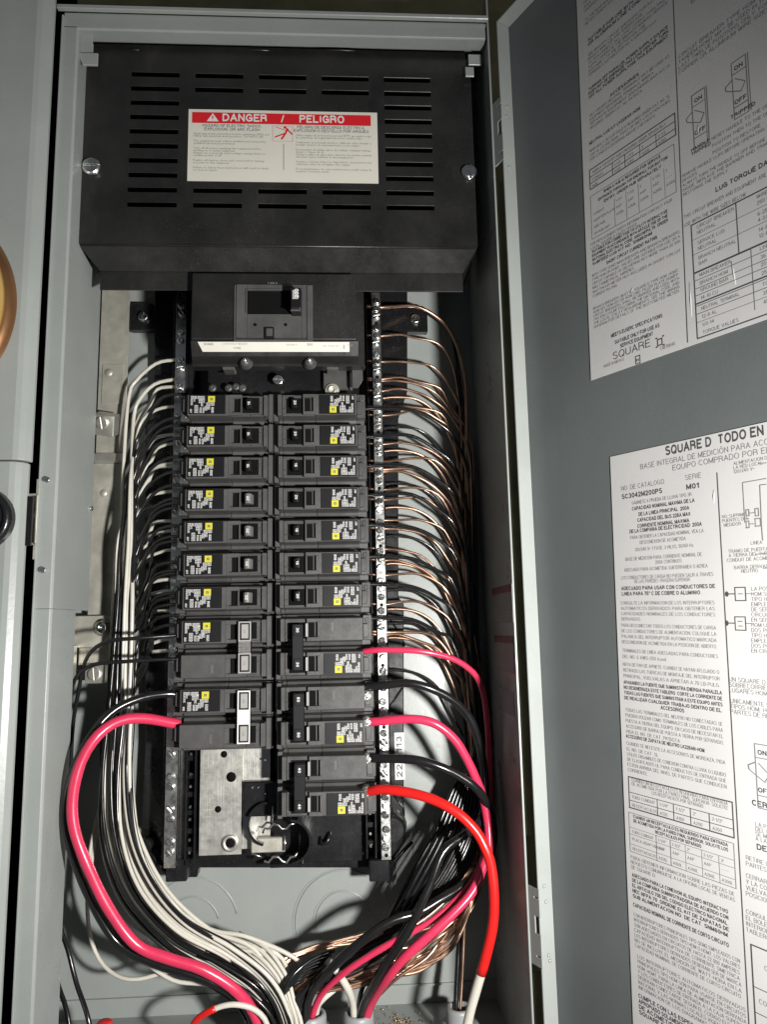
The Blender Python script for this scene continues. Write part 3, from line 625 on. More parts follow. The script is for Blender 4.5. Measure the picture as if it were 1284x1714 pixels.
# smooth black floor of the tray, lower right, with its small hook
pa, pb = at(500, 1376, 40), at(600, 1440, 40)
part('tray_panel', MB().box(pa.x, pb.x+3, 40, 43, pb.z, pa.z+20), 'plastic', it, bev=.6)
p = at(545, 1406, 38); part('tray_hook', MB().tube([(p.x-4, 39.5, p.z+2), (p.x-3, 36, p.z-2), (p.x+1, 34.5, p.z-1), (p.x+3, 36, p.z+3), (p.x+3, 39.5, p.z+5)], 1.6, 8), 'plastic', it)
part('tray_lip', MB().box(at(452, 1446, 30).x, at(507, 1446, 30).x, 30, 46, at(470, 1452, 30).z, at(470, 1446, 30).z), 'plastic', it, bev=.5)
# centre spine between the two breaker columns
part('spine', MB().box(-45.5, -37, 22, 45, -250, 24), 'plastic', it, bev=.6)

# printed number sticker on the tray's right edge
p0, p1 = at(660, 1226, YB), at(678, 1304, YB)
tg = thing('number_sticker', 'small white sticker reading 22 113 sideways beside the neutral bar', 'sticker', ((p0.x+p1.x)/2, YB, (p0.z+p1.z)/2))
part('sticker_base', MB().box(p0.x, p1.x, YB-.5, YB-.15, p1.z, p0.z), 'label', tg)
mb = MB(); hh = (p1.x-p0.x)
text(mb, '22', (p1.x-hh*.24, YB-.62, p1.z+1.8), Z3, -X3, hh*.86, 1, width=11.2); text(mb, '113', (p1.x-hh*.24, YB-.62, p0.z-15.6), Z3, -X3, hh*.86, 1, width=13.6)
part('lettering', mb, 'ink', tg)

# ================================================================== NEUTRAL BARS
def bar(name, label, xa, xb, Y, z0, z1, screws):
    t = thing('neutral_bar', label, 'terminal bar', ((xa+xb)/2, Y, z0))
    part('bar', MB().box(xa, xb, Y, Y+9, z0, z1), 'tin', t, bev=.35)
    proto = []
    for j in range(3):
        o = part('terminal_screw', slotted(MB(), ((xa+xb)/2, Y-.1, z0), (0, -1, 0), 2.9, 1.9, .4+j*1.1, .17, seg=6, dome=.4), 'screw', t, bev=.12); proto.append(o)
    hole = part('wire_hole', MB().lathe(((xa+xb)/2-1, Y-.06, z0), (0, -1, 0), [(1.5, 0), (1.4, .05), (0, .06)], 10), 'dull', t)
    first = True
    for i, z in enumerate(screws):
        o = proto[i] if i < 3 else proto[i % 3].copy()
        if i >= 3: col.objects.link(o); o.parent = t
        o.location = Vector((random.uniform(-.5, .5), random.uniform(-.3, .3), z-z0))*S; o.rotation_euler = (random.uniform(-.18, .18), 0, random.uniform(-.18, .18))
        if i % 2: continue
        h = hole if first else hole.copy()
        if not first: col.objects.link(h); h.parent = t
        first = False; h.location = Vector((1.0, 0, z-z0-6.2))*S
    return t
scR = []; z = 104
while z > -346:
    for dz in (0, -6.6, -13.2): 
        if z+dz > -346: scR.append(z+dz)
    z -= 23.9
bar('neutral_bar', 'silver terminal bar full of bright screws, right of the breakers', 35.6, 43.2, 29, -349, 113, scR)
scL = []; z = 100
while z > -335: scL += [z, z-7.2]; z -= 23.9
bar('neutral_bar', 'silver terminal bar left of the breakers, shaded above and bright at its lower end', -129.6, -120.8, 29, -349, 112, scL)
# wires' bare ends showing between the right bar and the breakers
# ================================================================== BRANCH BREAKERS
# local frame: x from the wire end (0) to the stab end (67), y depth with the face at 0, z up; one pole is 25.4 high
def strokes_in(mb, x0, x1, z0, z1, y, vertical):
    """broken white print filling a little block"""
    if vertical:
        x = x0
        while x < x1-.15:
            wv = random.uniform(.26, .36); zt_ = z1
            while zt_ > z0+.2:
                h = random.uniform(.5, 1.5); rect(mb, (0, y, 0), X3, Z3, x, min(x+wv, x1), max(z0, zt_-h), zt_); zt_ -= h+random.uniform(.15, .42)
            x += wv+random.uniform(.16, .3)
    else:
        z = z1
        while z > z0+.15:
            h = random.uniform(.26, .36); xa = x0
            while xa < x1-.2:
                w_ = random.uniform(.5, 1.5); rect(mb, (0, y, 0), X3, Z3, xa, min(xa+w_, x1), max(z0, z-h), z); xa += w_+random.uniform(.15, .42)
            z -= h+random.uniform(.16, .3)
ZX = 7.553*2.07      # zoomed sticker pixels per mm
STK = [(222, 140, 250, 262, 1), (250, 142, 300, 178, 0), (255, 178, 275, 215, 1), (310, 142, 398, 186, 1), (322, 186, 350, 240, 1), (350, 186, 378, 276, 1), (380, 170, 400, 232, 1),
       (215, 312, 238, 360, 1), (270, 260, 318, 362, 1), (334, 290, 362, 362, 1), (370, 292, 394, 362, 1), (394, 272, 430, 330, 0), (416, 226, 520, 268, 1), (430, 268, 462, 318, 0), (480, 286, 512, 362, 1)]
def add_sticker(t, zoff, variant=0):
    st = part('sticker', MB().box(2.2, 30.5, -.12, .1, zoff-7.6, zoff+7.9), 'toggle', t)
    random.seed(11+variant)
    mb = MB(); X_ = lambda u: 3.0+(u-215)/ZX*.98; Z_ = lambda v: zoff+(252-v)/ZX*.98
    for (a, b, c, d, vert) in STK:
        strokes_in(mb, X_(a), X_(c), Z_(d), Z_(b), -.2, vert)
    part('white_print', mb, 'whiteink', st)
    mb = MB(); rect(mb, (0, -.2, 0), X3, Z3, X_(436), X_(522), Z_(222), Z_(140)); part('yellow_square', mb, 'yellow', st)
    mb = MB(); frame(mb, (0, -.28, 0), X3, Z3, X_(464), X_(494), Z_(196), Z_(168), .55); part('square_mark', mb, 'ink', st)
FC = 0.0
def pole(t, zo, blank):
    # deep shouldered body, raised face with a stepped window, terminal nose
    mb = MB(); mb.box(-6, 68, 20, 44, zo-12.45, zo+12.45); part('body', mb, 'breaker', t, bev=.5)
    prof = [(zo-12.0, 20.1), (zo-12.0, 16.5), (zo-9.6, 15.2), (zo-8.6, .6), (zo+8.4, .6), (zo+9.4, 15.2), (zo+12.0, 16.5), (zo+12.0, 20.1)]
    mb = MB(); mb.prism([(y, z) for z, y in prof], .6, 34, fn=lambda a, b, x: (x, a, b)); part('face', mb, 'breaker', t, bev=.45)
    mb = MB(); mb.prism([(y, z) for z, y in prof], 34.2, 60.3, fn=lambda a, b, x: (x, max(a, 3.4), b)); part('face', mb, 'breaker', t, bev=.45)
    mb = MB(); mb.prism([(y, z) for z, y in prof], 60.4, 63.6, fn=lambda a, b, x: (x, a+.6, b)); part('rib', mb, 'breaker', t, bev=.3)
    part('end_ledge', MB().box(63.8, 67.4, 8, 20, zo-11.4, zo+11.4), 'breaker', t, bev=.4)
    mb = MB(); mb.box(33.4, 43.5, .3, 2.2, zo+5.4, zo+8.4); mb.box(33.4, 43.5, .3, 2.2, zo-8.6, zo-6.0); mb.box(33.4, 35.4, .3, 2.2, zo-6, zo+5.4); mb.box(42.2, 43.5, .3, 2.2, zo-6, zo+5.4)
    part('window_frame', mb, 'breaker', t, bev=.25)
    part('window', MB().box(37.6, 42.4, 2.5, 3.6, zo-5.6, zo+5.2), 'dull', t)
    part('handle_slot', MB().box(43.8, 56.8, 3.0, 3.6, zo-5.8, zo+6.6), 'dull', t)
    mb = MB(); mb.box(56.6, 60, 2.4, 4, zo+2.3, zo+2.8); mb.box(50, 60, 2.6, 4, zo+6.6, zo+7.6); mb.box(50, 60, 2.6, 4, zo-8.4, zo-7.2); part('moulded_rib', mb, 'breaker', t, bev=.15)
    # terminal nose
    mb = MB(); mb.box(-6.5, .4, 10, 20, zo-10.8, zo+8.6); mb.box(-4.0, .4, 6, 10, zo-4, zo+6.5); part('terminal_housing', mb, 'breaker', t, bev=.5)
    part('terminal_screw', slotted(MB(), (-3.4, 9.9, zo-6.8), (0, -1, 0), 2.1, .9, .7, .18, seg=5), 'breaker', t, bev=.15)
    part('wire_port', MB().box(-6.9, -6.4, 12.5, 18.5, zo-3.4, zo+2.6), 'dull', t)
    if blank:
        mb = MB(); strokes_in(mb, 23.2, 25.0, zo-5.4, zo+.8, .42, 1); part('moulded_letters', mb, 'softink', t)
def amp(par, txt, x, z, y, mt, size=2.9):
    mb = MB(); text(mb, txt, (x+size*.35, y, z-text_w(txt, 1)*size/2), Z3, -X3, size, 1); part('amp_marking', mb, mt, par)
def toggle(t, zo, txt, light=False):
    P_ = [(2.9, 46.4), (-3.2, 47.2), (-4.6, 48.4), (-4.6, 50.6), (-3.4, 52.0), (2.9, 53.4)]
    mb = MB(); mb.prism([(x, y) for y, x in P_], zo-3.9, zo+3.9, fn=lambda a, b, z: (a, b, z)); tg_ = part('toggle', mb, 'gtoggle' if light else 'toggle', t, bev=.4)
    amp(tg_, txt, 49.5, zo, -4.75, 'whiteink'); return tg_
def single(label, txt, light=False):
    t = thing('circuit_breaker', label, 'circuit breaker', (0, 0, 0)); pole(t, 0, False); add_sticker(t, 0); toggle(t, 0, txt, light); return t
def double(label, txt, tie, variant=1):
    """two poles; the sticker is on the upper pole in this frame"""
    t = thing('double_breaker', label, 'circuit breaker', (0, 0, 0)); pole(t, 12.7, False); pole(t, -12.7, True); add_sticker(t, 12.7, variant)
    if tie == 'black':
        mb = MB(); mb.box(46.0, 54.2, -5.2, 3.2, -17.2, 17.2); tb = part('handle_tie', mb, 'toggle', t, bev=.5)
        for zo in (12.7, -12.7):
            mb = MB(); mb.box(47.2, 53.0, -6.0, -5.0, zo-4.3, zo+4.3); part('handle_tip', mb, 'toggle', tb, bev=.3); amp(tb, txt, 50.1, zo, -6.15, 'whiteink', 3.0)
        for zo in (12.7, -12.7): part('handle_side', MB().box(42.6, 44.4, -1.2, 3.2, zo-5, zo+5), 'clip', t, bev=.2)  # pale grey painted in for the light falling on these side faces
    else:
        gl = tie == 'worn'
        mb = MB(); z1_, z0_ = 20.2, -18.5
        fr = 'clip' if gl else 'whiteink'
        mb.box(43.6, 53.4, -3.2, 2.6, z0_, z1_); tb = part('handle_tie', mb, 'toggle', t, bev=.3)
        mb = MB(); y_ = -3.32
        for zo in (12.6, -10.9):
            frame(mb, (0, y_, 0), X3, Z3, 43.8, 53.2, zo-7.4, zo+7.4, 1.0)
        if not gl: rect(mb, (0, y_, 0), X3, Z3, 43.8, 53.2, -3.5, 5.2)
        else: strokes_in(mb, 44.0, 53.0, -3.4, 5.1, y_, 1)
        part('tie_print', mb, fr, tb)
        for zo in (12.6, -10.9):
            part('handle_tip', MB().box(46.0, 51.2, -4.6, -3.3, zo-5.2, zo+5.4), 'clip', tb, bev=.3)
            amp(tb, txt, 48.6, zo, -4.72, 'ink2', 2.4)
        if not gl:
            mb = MB(); text(mb, 'II', (50.2, y_-.05, -.6), Z3, -X3, 3, 0); part('pen_mark', mb, 'ink2', tb)
    return t
ZF = 4.6
def row_z(k_): return ZF-25.4*k_
def place(t, side, k_):
    # left column faces right; the right column is the same breaker turned half a turn
    if side == 'L': t.location = Vector((-113.6-(k_*.12), random.uniform(-.5, .5), row_z(k_)))*S; t.rotation_euler = (random.uniform(-.006, .006), random.uniform(-.005, .005), random.uniform(-.007, .007))
    else: t.location = Vector((21.6+(k_*.30), random.uniform(-.5, .5), row_z(k_)))*S; t.rotation_euler = (random.uniform(-.006, .006), math.pi+random.uniform(-.005, .005), random.uniform(-.007, .007))
ordn = ['topmost', 'second', 'third', 'fourth', 'fifth', 'sixth', 'seventh']
s15 = single('x', '15'); s20 = single('x', '20'); s20g = single('x', '20', True)
used = set()
def get(proto):
    if proto.name not in used: used.add(proto.name); return proto
    return copy_tree(proto)
for k_ in range(7):
    t = get(s20g if k_ >= 3 else s15); place(t, 'L', k_)
    t['label'] = '%s single breaker of the left column, %s' % (ordn[k_], 'right under the main breaker' if k_ == 0 else ('with a pale grey toggle' if k_ >= 3 else 'with a dark toggle'))
    t['group'] = 'single breakers in two columns'
for k_ in range(7):
    t = get(s20 if k_ in (0, 1, 3, 6) else s15); place(t, 'R', k_)
    t['label'] = '%s single breaker of the right column, %s' % (ordn[k_], 'right under the main breaker' if k_ == 0 else 'beside the silver neutral bar')
    t['group'] = 'single breakers in two columns'
GD = 'double breakers below the singles'
t = double('double breaker of the left column whose tall handle tie has worn grey print', '30', 'worn', 1); place(t, 'L', 7.5); t['group'] = GD
t = double('lowest double breaker of the left column with a bright white handle tie sticker', '50', 'white', 2); place(t, 'L', 9.5); t['group'] = GD
def dbl_R(k_, label, txt, var):
    t = double(label, txt, 'black', var); place(t, 'R', k_); t['group'] = GD; return t
dbl_R(7.5, 'upper double breaker of the right column marked 30 with a black handle tie', '30', 3)
dbl_R(9.5, 'middle double breaker of the right column marked 50, fed by thick black and pink wires', '50', 4)
dbl_R(11.5, 'lowest double breaker of the right column marked 40, fed by the bright red wire', '40', 5)
# upright amp figures on the turned breakers: swap the lettering by turning it back
# aluminium lug ends on the big double breakers
lugs = []
for (u, v, l_, vn) in ((614, 1165, 'upper', 'middle'), (614, 1209, 'lower', 'middle'), (614, 1271, 'upper', 'lowest'), (614, 1326, 'lower', 'lowest')):
    p = at(u, v, 2)
    lg = thing('terminal_lug', '%s bright silver lug on the wire end of the %s right double breaker' % (l_, vn), 'wire lug', (p.x, 6, p.z), group='lugs on the right double breakers')
    part('lug_body', MB().lathe((p.x, 12, p.z), (0, -1, 0), [(4.3, 0), (4.3, 8.5), (3.2, 10)], 14), 'alu', lg)
    part('lug_screw', slotted(MB(), (p.x, 2.4, p.z), (0, -1, 0), 3.2, 1.6, .4, .2, seg=6), 'screw', lg, bev=.15)

# ================================================================== MAIN BREAKER
mx0, mx1 = at(320, 540, -22).x, at(596, 540, -22).x
mzt, mzb = at(470, 478, -22).z, at(470, 569, -22).z
mb_ = thing('main_breaker', 'big black main breaker with a white label strip, under the vented cover', 'main breaker', ((mx0+mx1)/2, 10, mzb))
part('body', MB().box(mx0-2, mx1+7, -6, 6, mzb-15.5, mzt+16), 'blackpaint', mb_, bev=.8, label=None)
part('face', MB().box(mx0, mx1, -22, -6.2, mzb, mzt+10), 'blackpaint', mb_, bev=1.0, segs=2)
q0, q1 = at(396, 478, -22), at(524, 567, -22)
mb = MB(); fx0, fx1, fz0, fz1 = q0.x, q1.x, q1.z, q0.z
h0, h1 = at(414, 487, -23), at(505, 527, -23)
mb.box(fx0, h0.x, -24.2, -22.1, fz0, fz1); mb.box(h1.x, fx1-5, -24.2, -22.1, fz0, fz1)
mb.box(h0.x, h1.x, -24.2, -22.1, h0.z, fz1); mb.box(h0.x, h1.x, -24.2, -22.1, fz0, h1.z)
part('escutcheon', mb, 'breaker', mb_, bev=.35)
mb = MB(); frame3 = [(fx0-1.6, fx0-.4), (fx1-4.6, fx1)]
for a, b in frame3: mb.box(a, b, -23.4, -22.1, fz0-1, fz1)
mb.box(fx0-1.6, fx1, -23.4, -22.1, fz0-2.4, fz0-1.2); part('escutcheon_rim', mb, 'breaker', mb_, bev=.3)
mb = MB(); mb.box(h0.x-.9, h0.x, -25.2, -24.3, h1.z, h0.z+.9); mb.box(h0.x, h0.x+26, -25.2, -24.3, h0.z, h0.z+1.0); part('slot_rim', mb, 'breaker', mb_, bev=.2)
part('handle_slot', MB().box(h0.x+.2, h1.x-.2, -22.6, -22.1, h1.z+.2, h0.z-.2), 'dull', mb_)  # no opening here: the slot's shade is painted as a near-black plate
hx0, hx1 = at(487, 500, -34).x, at(504, 500, -34).x; hz0, hz1 = at(495, 527, -34).z, at(495, 481, -34).z
hd = part('handle', MB().box(hx0, hx1, -38, -22.5, hz0+3, hz1-2), 'toggle', mb_, bev=.8, segs=2)
part('handle_foot', MB().box(hx0, hx1, -39, -37.5, hz0+1.0, hz0+2.2), 'breaker', hd, bev=.2)
mb = MB(); strokes_in(mb, hx0+1.5, hx1-2.0, (hz0+hz1)/2-.5, hz1-4.5, -38.2, 0)
text(mb, '200', (hx1-1.6, -38.25, hz1-10.5), Z3, -X3, 4.6, 1, width=7.5); part('rating_print', mb, 'whiteink', hd)
mb = MB(); p = at(460, 470, -22); text(mb, '1 ON 0', at(448, 476, -24.3), X3, Z3, 2.4, 1); part('rating_print', mb, 'softink', mb_)
for (u, v) in ((427, 544), (478, 544)):
    p = at(u, v, -24); part('test_hole_shade', MB().lathe((p.x, -24.3, p.z), (0, -1, 0), [(1.4, 0), (1.3, .05), (0, .06)], 12), 'dull', mb_)
p0, p1 = at(443, 549, -24), at(459, 565, -24)
part('latch_tab', MB().box(p0.x, p1.x, -26, -22.2, p1.z-1, p0.z), 'toggle', mb_, bev=.4); part('latch_tab', MB().box(p0.x+1.4, p1.x-1, -27, -26.1, p1.z, p0.z-1.5), 'breaker', mb_, bev=.3)
# sloped strip with the white rating label
s0, s1 = at(331, 576, -20), at(585, 591, -17)
part('label_slope', MB().prism([(-21, mzb-.2), (-15, mzb-11), (-6.3, mzb-14), (-6.3, mzb-.2)], mx0-.5, mx1+2, fn=lambda a, b, y: (y, a, b)), 'blackpaint', mb_, bev=.5)
nx = Vector((0, -11, -6)).normalized(); tz = Vector((0, 6, -11)).normalized(); base = Vector((0, -21.2, mzb-.8))
xa, xb = at(331, 583, -20).x, at(585, 583, -20).x
def sl(x, d, off=.25): return Vector((x, 0, 0))+base+tz*d+nx*off
mb = MB(); Q_ = [sl(xa, .6), sl(xb, .6), sl(xb, 8.2), sl(xa+3.4, 8.2)]; mb.add(Q_+[p_-nx*.2 for p_ in Q_], [(0, 1, 2, 3), (7, 6, 5, 4), (0, 4, 5, 1), (1, 5, 6, 2), (2, 6, 7, 3), (3, 7, 4, 0)])
ls = part('label_strip', mb, 'danger', mb_)
mb = MB(); text(mb, 'QOM2', sl(xa+4.5, 3.2, .35), X3, -tz, 2.6, 1)
text(mb, 'LISTED CIRCUIT BREAKER', sl(xa+19, 2.8, .35), X3, -tz, 1.9, 0, width=19); text(mb, 'TYPE', sl(xa+27, 6.2, .35), X3, -tz, 2.2, 1)
text(mb, '120/240 V', sl(xa+68, 3.4, .35), X3, -tz, 2.0, 0); text(mb, '200', sl(xa+84, 3.4, .35), X3, -tz, 2.6, 1); text(mb, 'LINE TORQUE 250', sl(xa+96, 4.2, .35), X3, -tz, 1.7, 0, width=13)
rect(mb, sl(xa+112.4, 6.0, .35), X3, -tz, 0, .9, 0, 3.4); text(mb, '22 kA', sl(xa+115, 3.5, .35), X3, -tz, 1.9, 0)
part('rating_print', mb, 'ink2', ls)
for (u, v) in ((410, 602), (518, 602)):
    p = at(u, v, -14); part('cover_bolt', MB().lathe((p.x, -6, p.z), (0, -1, -.25), [(5.5, -2), (5.5, 3), (4.2, 4.5), (3.8, 7.5), (2.6, 9), (0, 9.6)], 24), 'breaker', mb_); 
    part('cover_bolt_face', MB().lathe((p.x, -15.3, p.z-1.6+.6), (0, -1, -.25), [(1.9, 0), (1.5, .9), (0, 1.1)], 14), 'screw', mb_)
for (u, v) in ((382, 606), (556, 606)):
    p = at(u, v, -4); part('moulded_boss', MB().box(p.x-5, p.x+5, -4, 10, p.z-6, p.z+3), 'breaker', mb_, bev=1)
p = at(597, 620, 5); part('side_ear', MB().prism([(p.x-4, p.z+10), (p.x+5, p.z+10), (p.x+5, p.z-8), (p.x+1, p.z-15), (p.x-4, p.z-15)], 4, 7), 'breaker', mb_, bev=.6)
# connection area under the main breaker
p = at(466, 637, 12); part('bus_screw', slotted(MB(), (p.x, 12, p.z), (0, -1, -.1), 4.6, 3, 2.3, .15, dome=.6), 'screw', mb_, bev=.2)
pa, pb = at(541, 606, 14), at(586, 652, 14)
part('bus_stud', MB().box(pa.x, pb.x, 14, 18, pb.z, pa.z), 'bronzed', mb_, bev=.5)
pa = at(588, 630, 10); part('bus_stud', MB().box(pa.x-1, pa.x+1, 8, 14, pa.z-11, pa.z+9), 'alu', mb_, bev=.3)
p = at(556, 651, 9); part('bus_bolt', MB().lathe((p.x, 13.8, p.z), (0, -1, 0), [(6, 0), (6, 1), (5, 1.6), (3.6, 1.4), (3.6, 3), (2.4, 3.2), (2, 1.2), (0, 1.0)], 20), 'galv', mb_)
for (u, v, a_) in ((355, 648, 'bronzed'), (382, 648, 'bronzed'), (394, 646, 'bronzed'), (405, 648, 'breaker')):
    p = at(u, v, 10); part('bus_bolt', MB().lathe((p.x, 13.8, p.z), (0, -1, 0), [(3.2, 0), (3.2, 2), (1.4, 2.6), (0, 2)], 14), a_, mb_)
part('bus_shroud', MB().box(mx0+6, mx1-2, 20, 44, mzb-46, mzt+10), 'plastic', mb_, bev=.6)
part('inner_body', MB().box(mx0+3, mx1+2, 6.2, 19, mzb-4, mzt+10), 'plastic', mb_, bev=.6)

# ================================================================== STRAP, BRACKET AND LUGS on the left
YS = 60
def zx(u, v, Y=YS): p = at(u, v, Y); return p.x, p.z
gs = thing('ground_strap', 'dull galvanised metal strap running down behind the white wires', 'metal strap', (at(190, 800, YS).x, YS, at(190, 800, YS).z))
xl, xr = at(166, 600, YS).x, at(214, 600, YS).x
za, zb2, zd, ze = at(190, 480, YS).z+8, at(190, 757, YS).z, at(190, 776, YS).z, at(190, 1029, YS).z
part('strap_upper', MB().box(xl, xr, YS, YS+2, zb2, za), 'galv', gs, bev=.4)
mb = MB(); mb.prism([(YS, zb2), (YS-4, zb2-2), (YS-4, zd+2), (YS-1.6, zd), (YS+.4, zd), (YS-2, zd+2.4), (YS-2, zb2-2.4), (YS+2, zb2)], xl, xr, fn=lambda a, b, y: (y, a, b)); part('strap_step', mb, 'alu', gs, bev=.3)
part('strap_lower', MB().box(xl-1, xr-1, YS-1.4, YS+.6, ze, zd-.1), 'galv', gs, bev=.4)
pa, pb = at(172, 610, YS), at(206, 676, YS); part('raised_pad', MB().box(pa.x, pb.x, YS-.8, YS-.05, pb.z, pa.z), 'galv', gs, bev=.3)
for (u, v, r) in ((181, 623, 3.6), (173, 825, 3.2)): 
    p = at(u, v, YS-2); part('rivet', MB().lathe((p.x, YS-(.8 if v < 700 else 1.4), p.z), (0, -1, 0), [(r, 0), (r-.4, .5), (0, .6)], 20), 'galv', gs)
# angled lug clamped on it
p = at(178, 710, 46)
lg = thing('ground_lug', 'tilted square aluminium lug with a slotted screw on the upper strap', 'wire lug', tuple(p))
T = Matrix.Rotation(R(9), 3, 'Y') @ Matrix.Rotation(R(24), 3, 'X')
mb = MB(); mb.obox(p, T@X3, T@Y3, T@Z3, 8.6, 7, 9.0); part('lug_body', mb, 'alu', lg, bev=.7)
part('lug_screw', slotted(MB(), p+T@Vector((-1, -7, 2)), T@Vector((0, -1, 0)), 5.4, 1.8, .8, .13), 'alu', lg, bev=.2)
fr_ = p+T@Vector((1.5, 0, -9.05)); mb = MB(); mb.obox(fr_, T@X3, T@Y3, T@Z3, 4.6, 3.4, .12); part('wire_opening', mb, 'galv', lg)
# mounting bracket
pa, pb = at(119, 1031, 52), at(184, 1083, 52)
br = thing('mounting_bracket', 'plated steel bracket with a domed screw at the lower left', 'bracket', (pa.x, 52, pb.z))
part('bracket_plate', MB().box(pa.x, pb.x+8, 52, 54, pb.z, pa.z), 'galv', br, bev=.5)
part('bracket_flange', MB().box(pa.x+4, pa.x+6, 40, 51.8, pb.z-30, pb.z+2), 'galv', br, bev=.4)
part('bracket_foot', MB().box(pa.x+6.2, pb.x+10, 55, 57, pb.z-14, pb.z-.2), 'galv', br, bev=.4)
p = at(168, 1050, 46); part('bracket_screw', MB().lathe((p.x, 51.9, p.z), (0, -1, 0), [(7.2, 0), (7.2, .8), (5.4, 1.2), (5.2, 2.2), (4.2, 4.0), (1.6, 4.6), (1.4, 3.0), (0, 2.8)], 28), 'screw', br)
pa, pb = at(144, 1112, 46), at(176, 1143, 46)
lg2 = thing('ground_lug', 'small square metal lug with slotted screw below the bracket', 'wire lug', (pa.x, 46, pb.z))
part('lug_body', MB().box(pa.x, pb.x, 44, 58, pb.z, pa.z), 'alu', lg2, bev=.6)
part('lug_screw', slotted(MB(), ((pa.x+pb.x)/2, 43.8, (pa.z+pb.z)/2), (0, -1, 0), 5.3, 1.8, .9, .12), 'alu', lg2, bev=.2)
# ================================================================== WIRES
def spline(P, step=5.0):
    """Catmull-Rom through the knots (centripetal-ish), returned as evenly walked points"""
    P = [Vector(p) for p in P]; P = [P[0]*2-P[1]]+P+[P[-1]*2-P[-2]]; out = []
    for i in range(1, len(P)-2):
        p0, p1, p2, p3 = P[i-1:i+3]; n = max(3, int((p2-p1).length/step))
        for k_ in range(n):
            t = k_/n; t2, t3 = t*t, t*t*t
            out.append(.5*((2*p1)+(p2-p0)*t+(2*p0-5*p1+4*p2-p3)*t2+(3*p1-p0-3*p2+p3)*t3))
    out.append(P[-2]); return out
def wire(pts, r, mt, label, group, name='wire', seg=8, extra=None):
    """pts: (u, v, depth) knots looked up on the photo, turned into points of the enclosure"""
    W_ = [at(*p) if not isinstance(p, Vector) else p for p in pts]
    W_ = spline(W_)
    org = tuple(W_[-1]) if False else tuple(W_[0])
    ph = random.random()*6; nW = len(W_)
    o = solo(name, MB().tube(W_, r, seg, rf=(lambda t: 1+.022*math.sin(t*nW*1.15+ph)+.012*math.sin(t*nW*.41)) if r > 2 else None), mt, label, 'wire', org, group=group)
    if extra:                                   # a stretch of the wire with another skin or a bare end
        i0, i1, m2, rr, pn = extra; n = len(W_)
        part(pn, MB().tube(W_[int(i0*n):max(int(i0*n)+3, int(i1*n))], rr, seg), m2, o)
    return o
ORD = ['topmost', 'second', 'third', 'fourth', 'fifth', 'sixth', 'seventh', 'eighth', 'ninth', 'tenth', 'eleventh', 'twelfth', 'thirteenth', 'fourteenth', 'fifteenth', 'sixteenth', 'seventeenth', 'eighteenth', 'nineteenth', 'twentieth', 'twenty-first', 'twenty-second', 'twenty-third', 'twenty-fourth']
# --- left bundle: a centre line with a sideways (s) and depth (d) place for each wire
CLN = [(214, 700, 46, 7), (214, 800, 46, 10), (211, 900, 46, 14), (207, 1000, 45, 17), (203, 1100, 44, 20), (199, 1200, 42, 23), (191, 1300, 38, 26), (196, 1400, 32, 30), (228, 1490, 24, 33), (292, 1562, 14, 31), (372, 1608, 10, 30), (436, 1655, 8, 24), (470, 1712, 10, 16), (482, 1800, 12, 14)]
def bundle_pts(s, d, vstart, wob):
    out = []
    for i, (u, v, Y, h) in enumerate(CLN):
        if v < vstart: continue
        a = CLN[max(i-1, 0)]; b = CLN[min(i+1, len(CLN)-1)]
        tx, ty = b[0]-a[0], b[1]-a[1]; L_ = math.hypot(tx, ty); nx_, ny = ty/L_, -tx/L_     # towards the right / upper side
        off = s*h + math.sin(i*1.3+wob)*2.2; out.append((u+nx_*off, v+ny*off, Y+d*9+math.cos(i*1.1+wob*2)*2))
    return out
whites = [(603, .0, 222, 650), (636, .35, 232, 680), (648, .8, 238, 692), (681, .45, 236, 715), (728, -.1, 240, 762), (743, .5, 243, 785), (776, .2, 240, 812), (781, .95, 238, 830),
          (823, .7, 232, 860), (872, .3, 238, 905), (889, .9, 236, 925), (921, .55, 236, 950), (970, .9, 235, 1000), (989, .35, 236, 1020), (1022, .8, 240, 1055), (1070, .25, 238, 1100), (1089, .95, 240, 1115)]
whites.sort()
for i, (v0, s, ub, vb) in enumerate(whites):
    rnd = random.Random(i*7+1); bp_ = bundle_pts((.15+.85*s) if i % 3 else rnd.uniform(-.9, .3), rnd.uniform(-2.0, .3), vb+80, rnd.uniform(0, 6))
    xe = 301-(v0-600)*.03
    pts = [(xe+1, v0, 34), (xe-12, v0, 35), (xe-38+rnd.uniform(-4, 4), v0+6+rnd.uniform(-3, 3), 40), (ub+8+rnd.uniform(-5, 5), vb-14, 45+rnd.uniform(-4, 4)), (ub-7-abs(s)*3, vb+18, 46)] + bp_
    wire(pts, 1.45+rnd.uniform(-.12, .12), 'wwhite', '%s white neutral wire bending down from the left terminal bar' % ORD[i], 'white neutral wires on the left')
blacks = [(734, -.3, 244, 775), (835, -.75, 238, 856), (842, -.5, 246, 880), (906, -.2, 250, 960), (941, -.65, 248, 1000), (993, -.85, 262, 1030), (660, -.95, 240, 715), (1030, -.55, 255, 1080), (880, -.4, 244, 930), (812, -.1, 240, 850), (1012, .4, 252, 1075), (955, 0, 246, 1010), (712, 0, 238, 765), (765, .4, 240, 800), (1046, .2, 250, 1095), (700, .9, 240, 740), (790, .9, 240, 825), (850, .8, 240, 890), (898, .95, 240, 940), (960, .7, 240, 1000), (1000, .9, 244, 1045)]
blacks.sort()
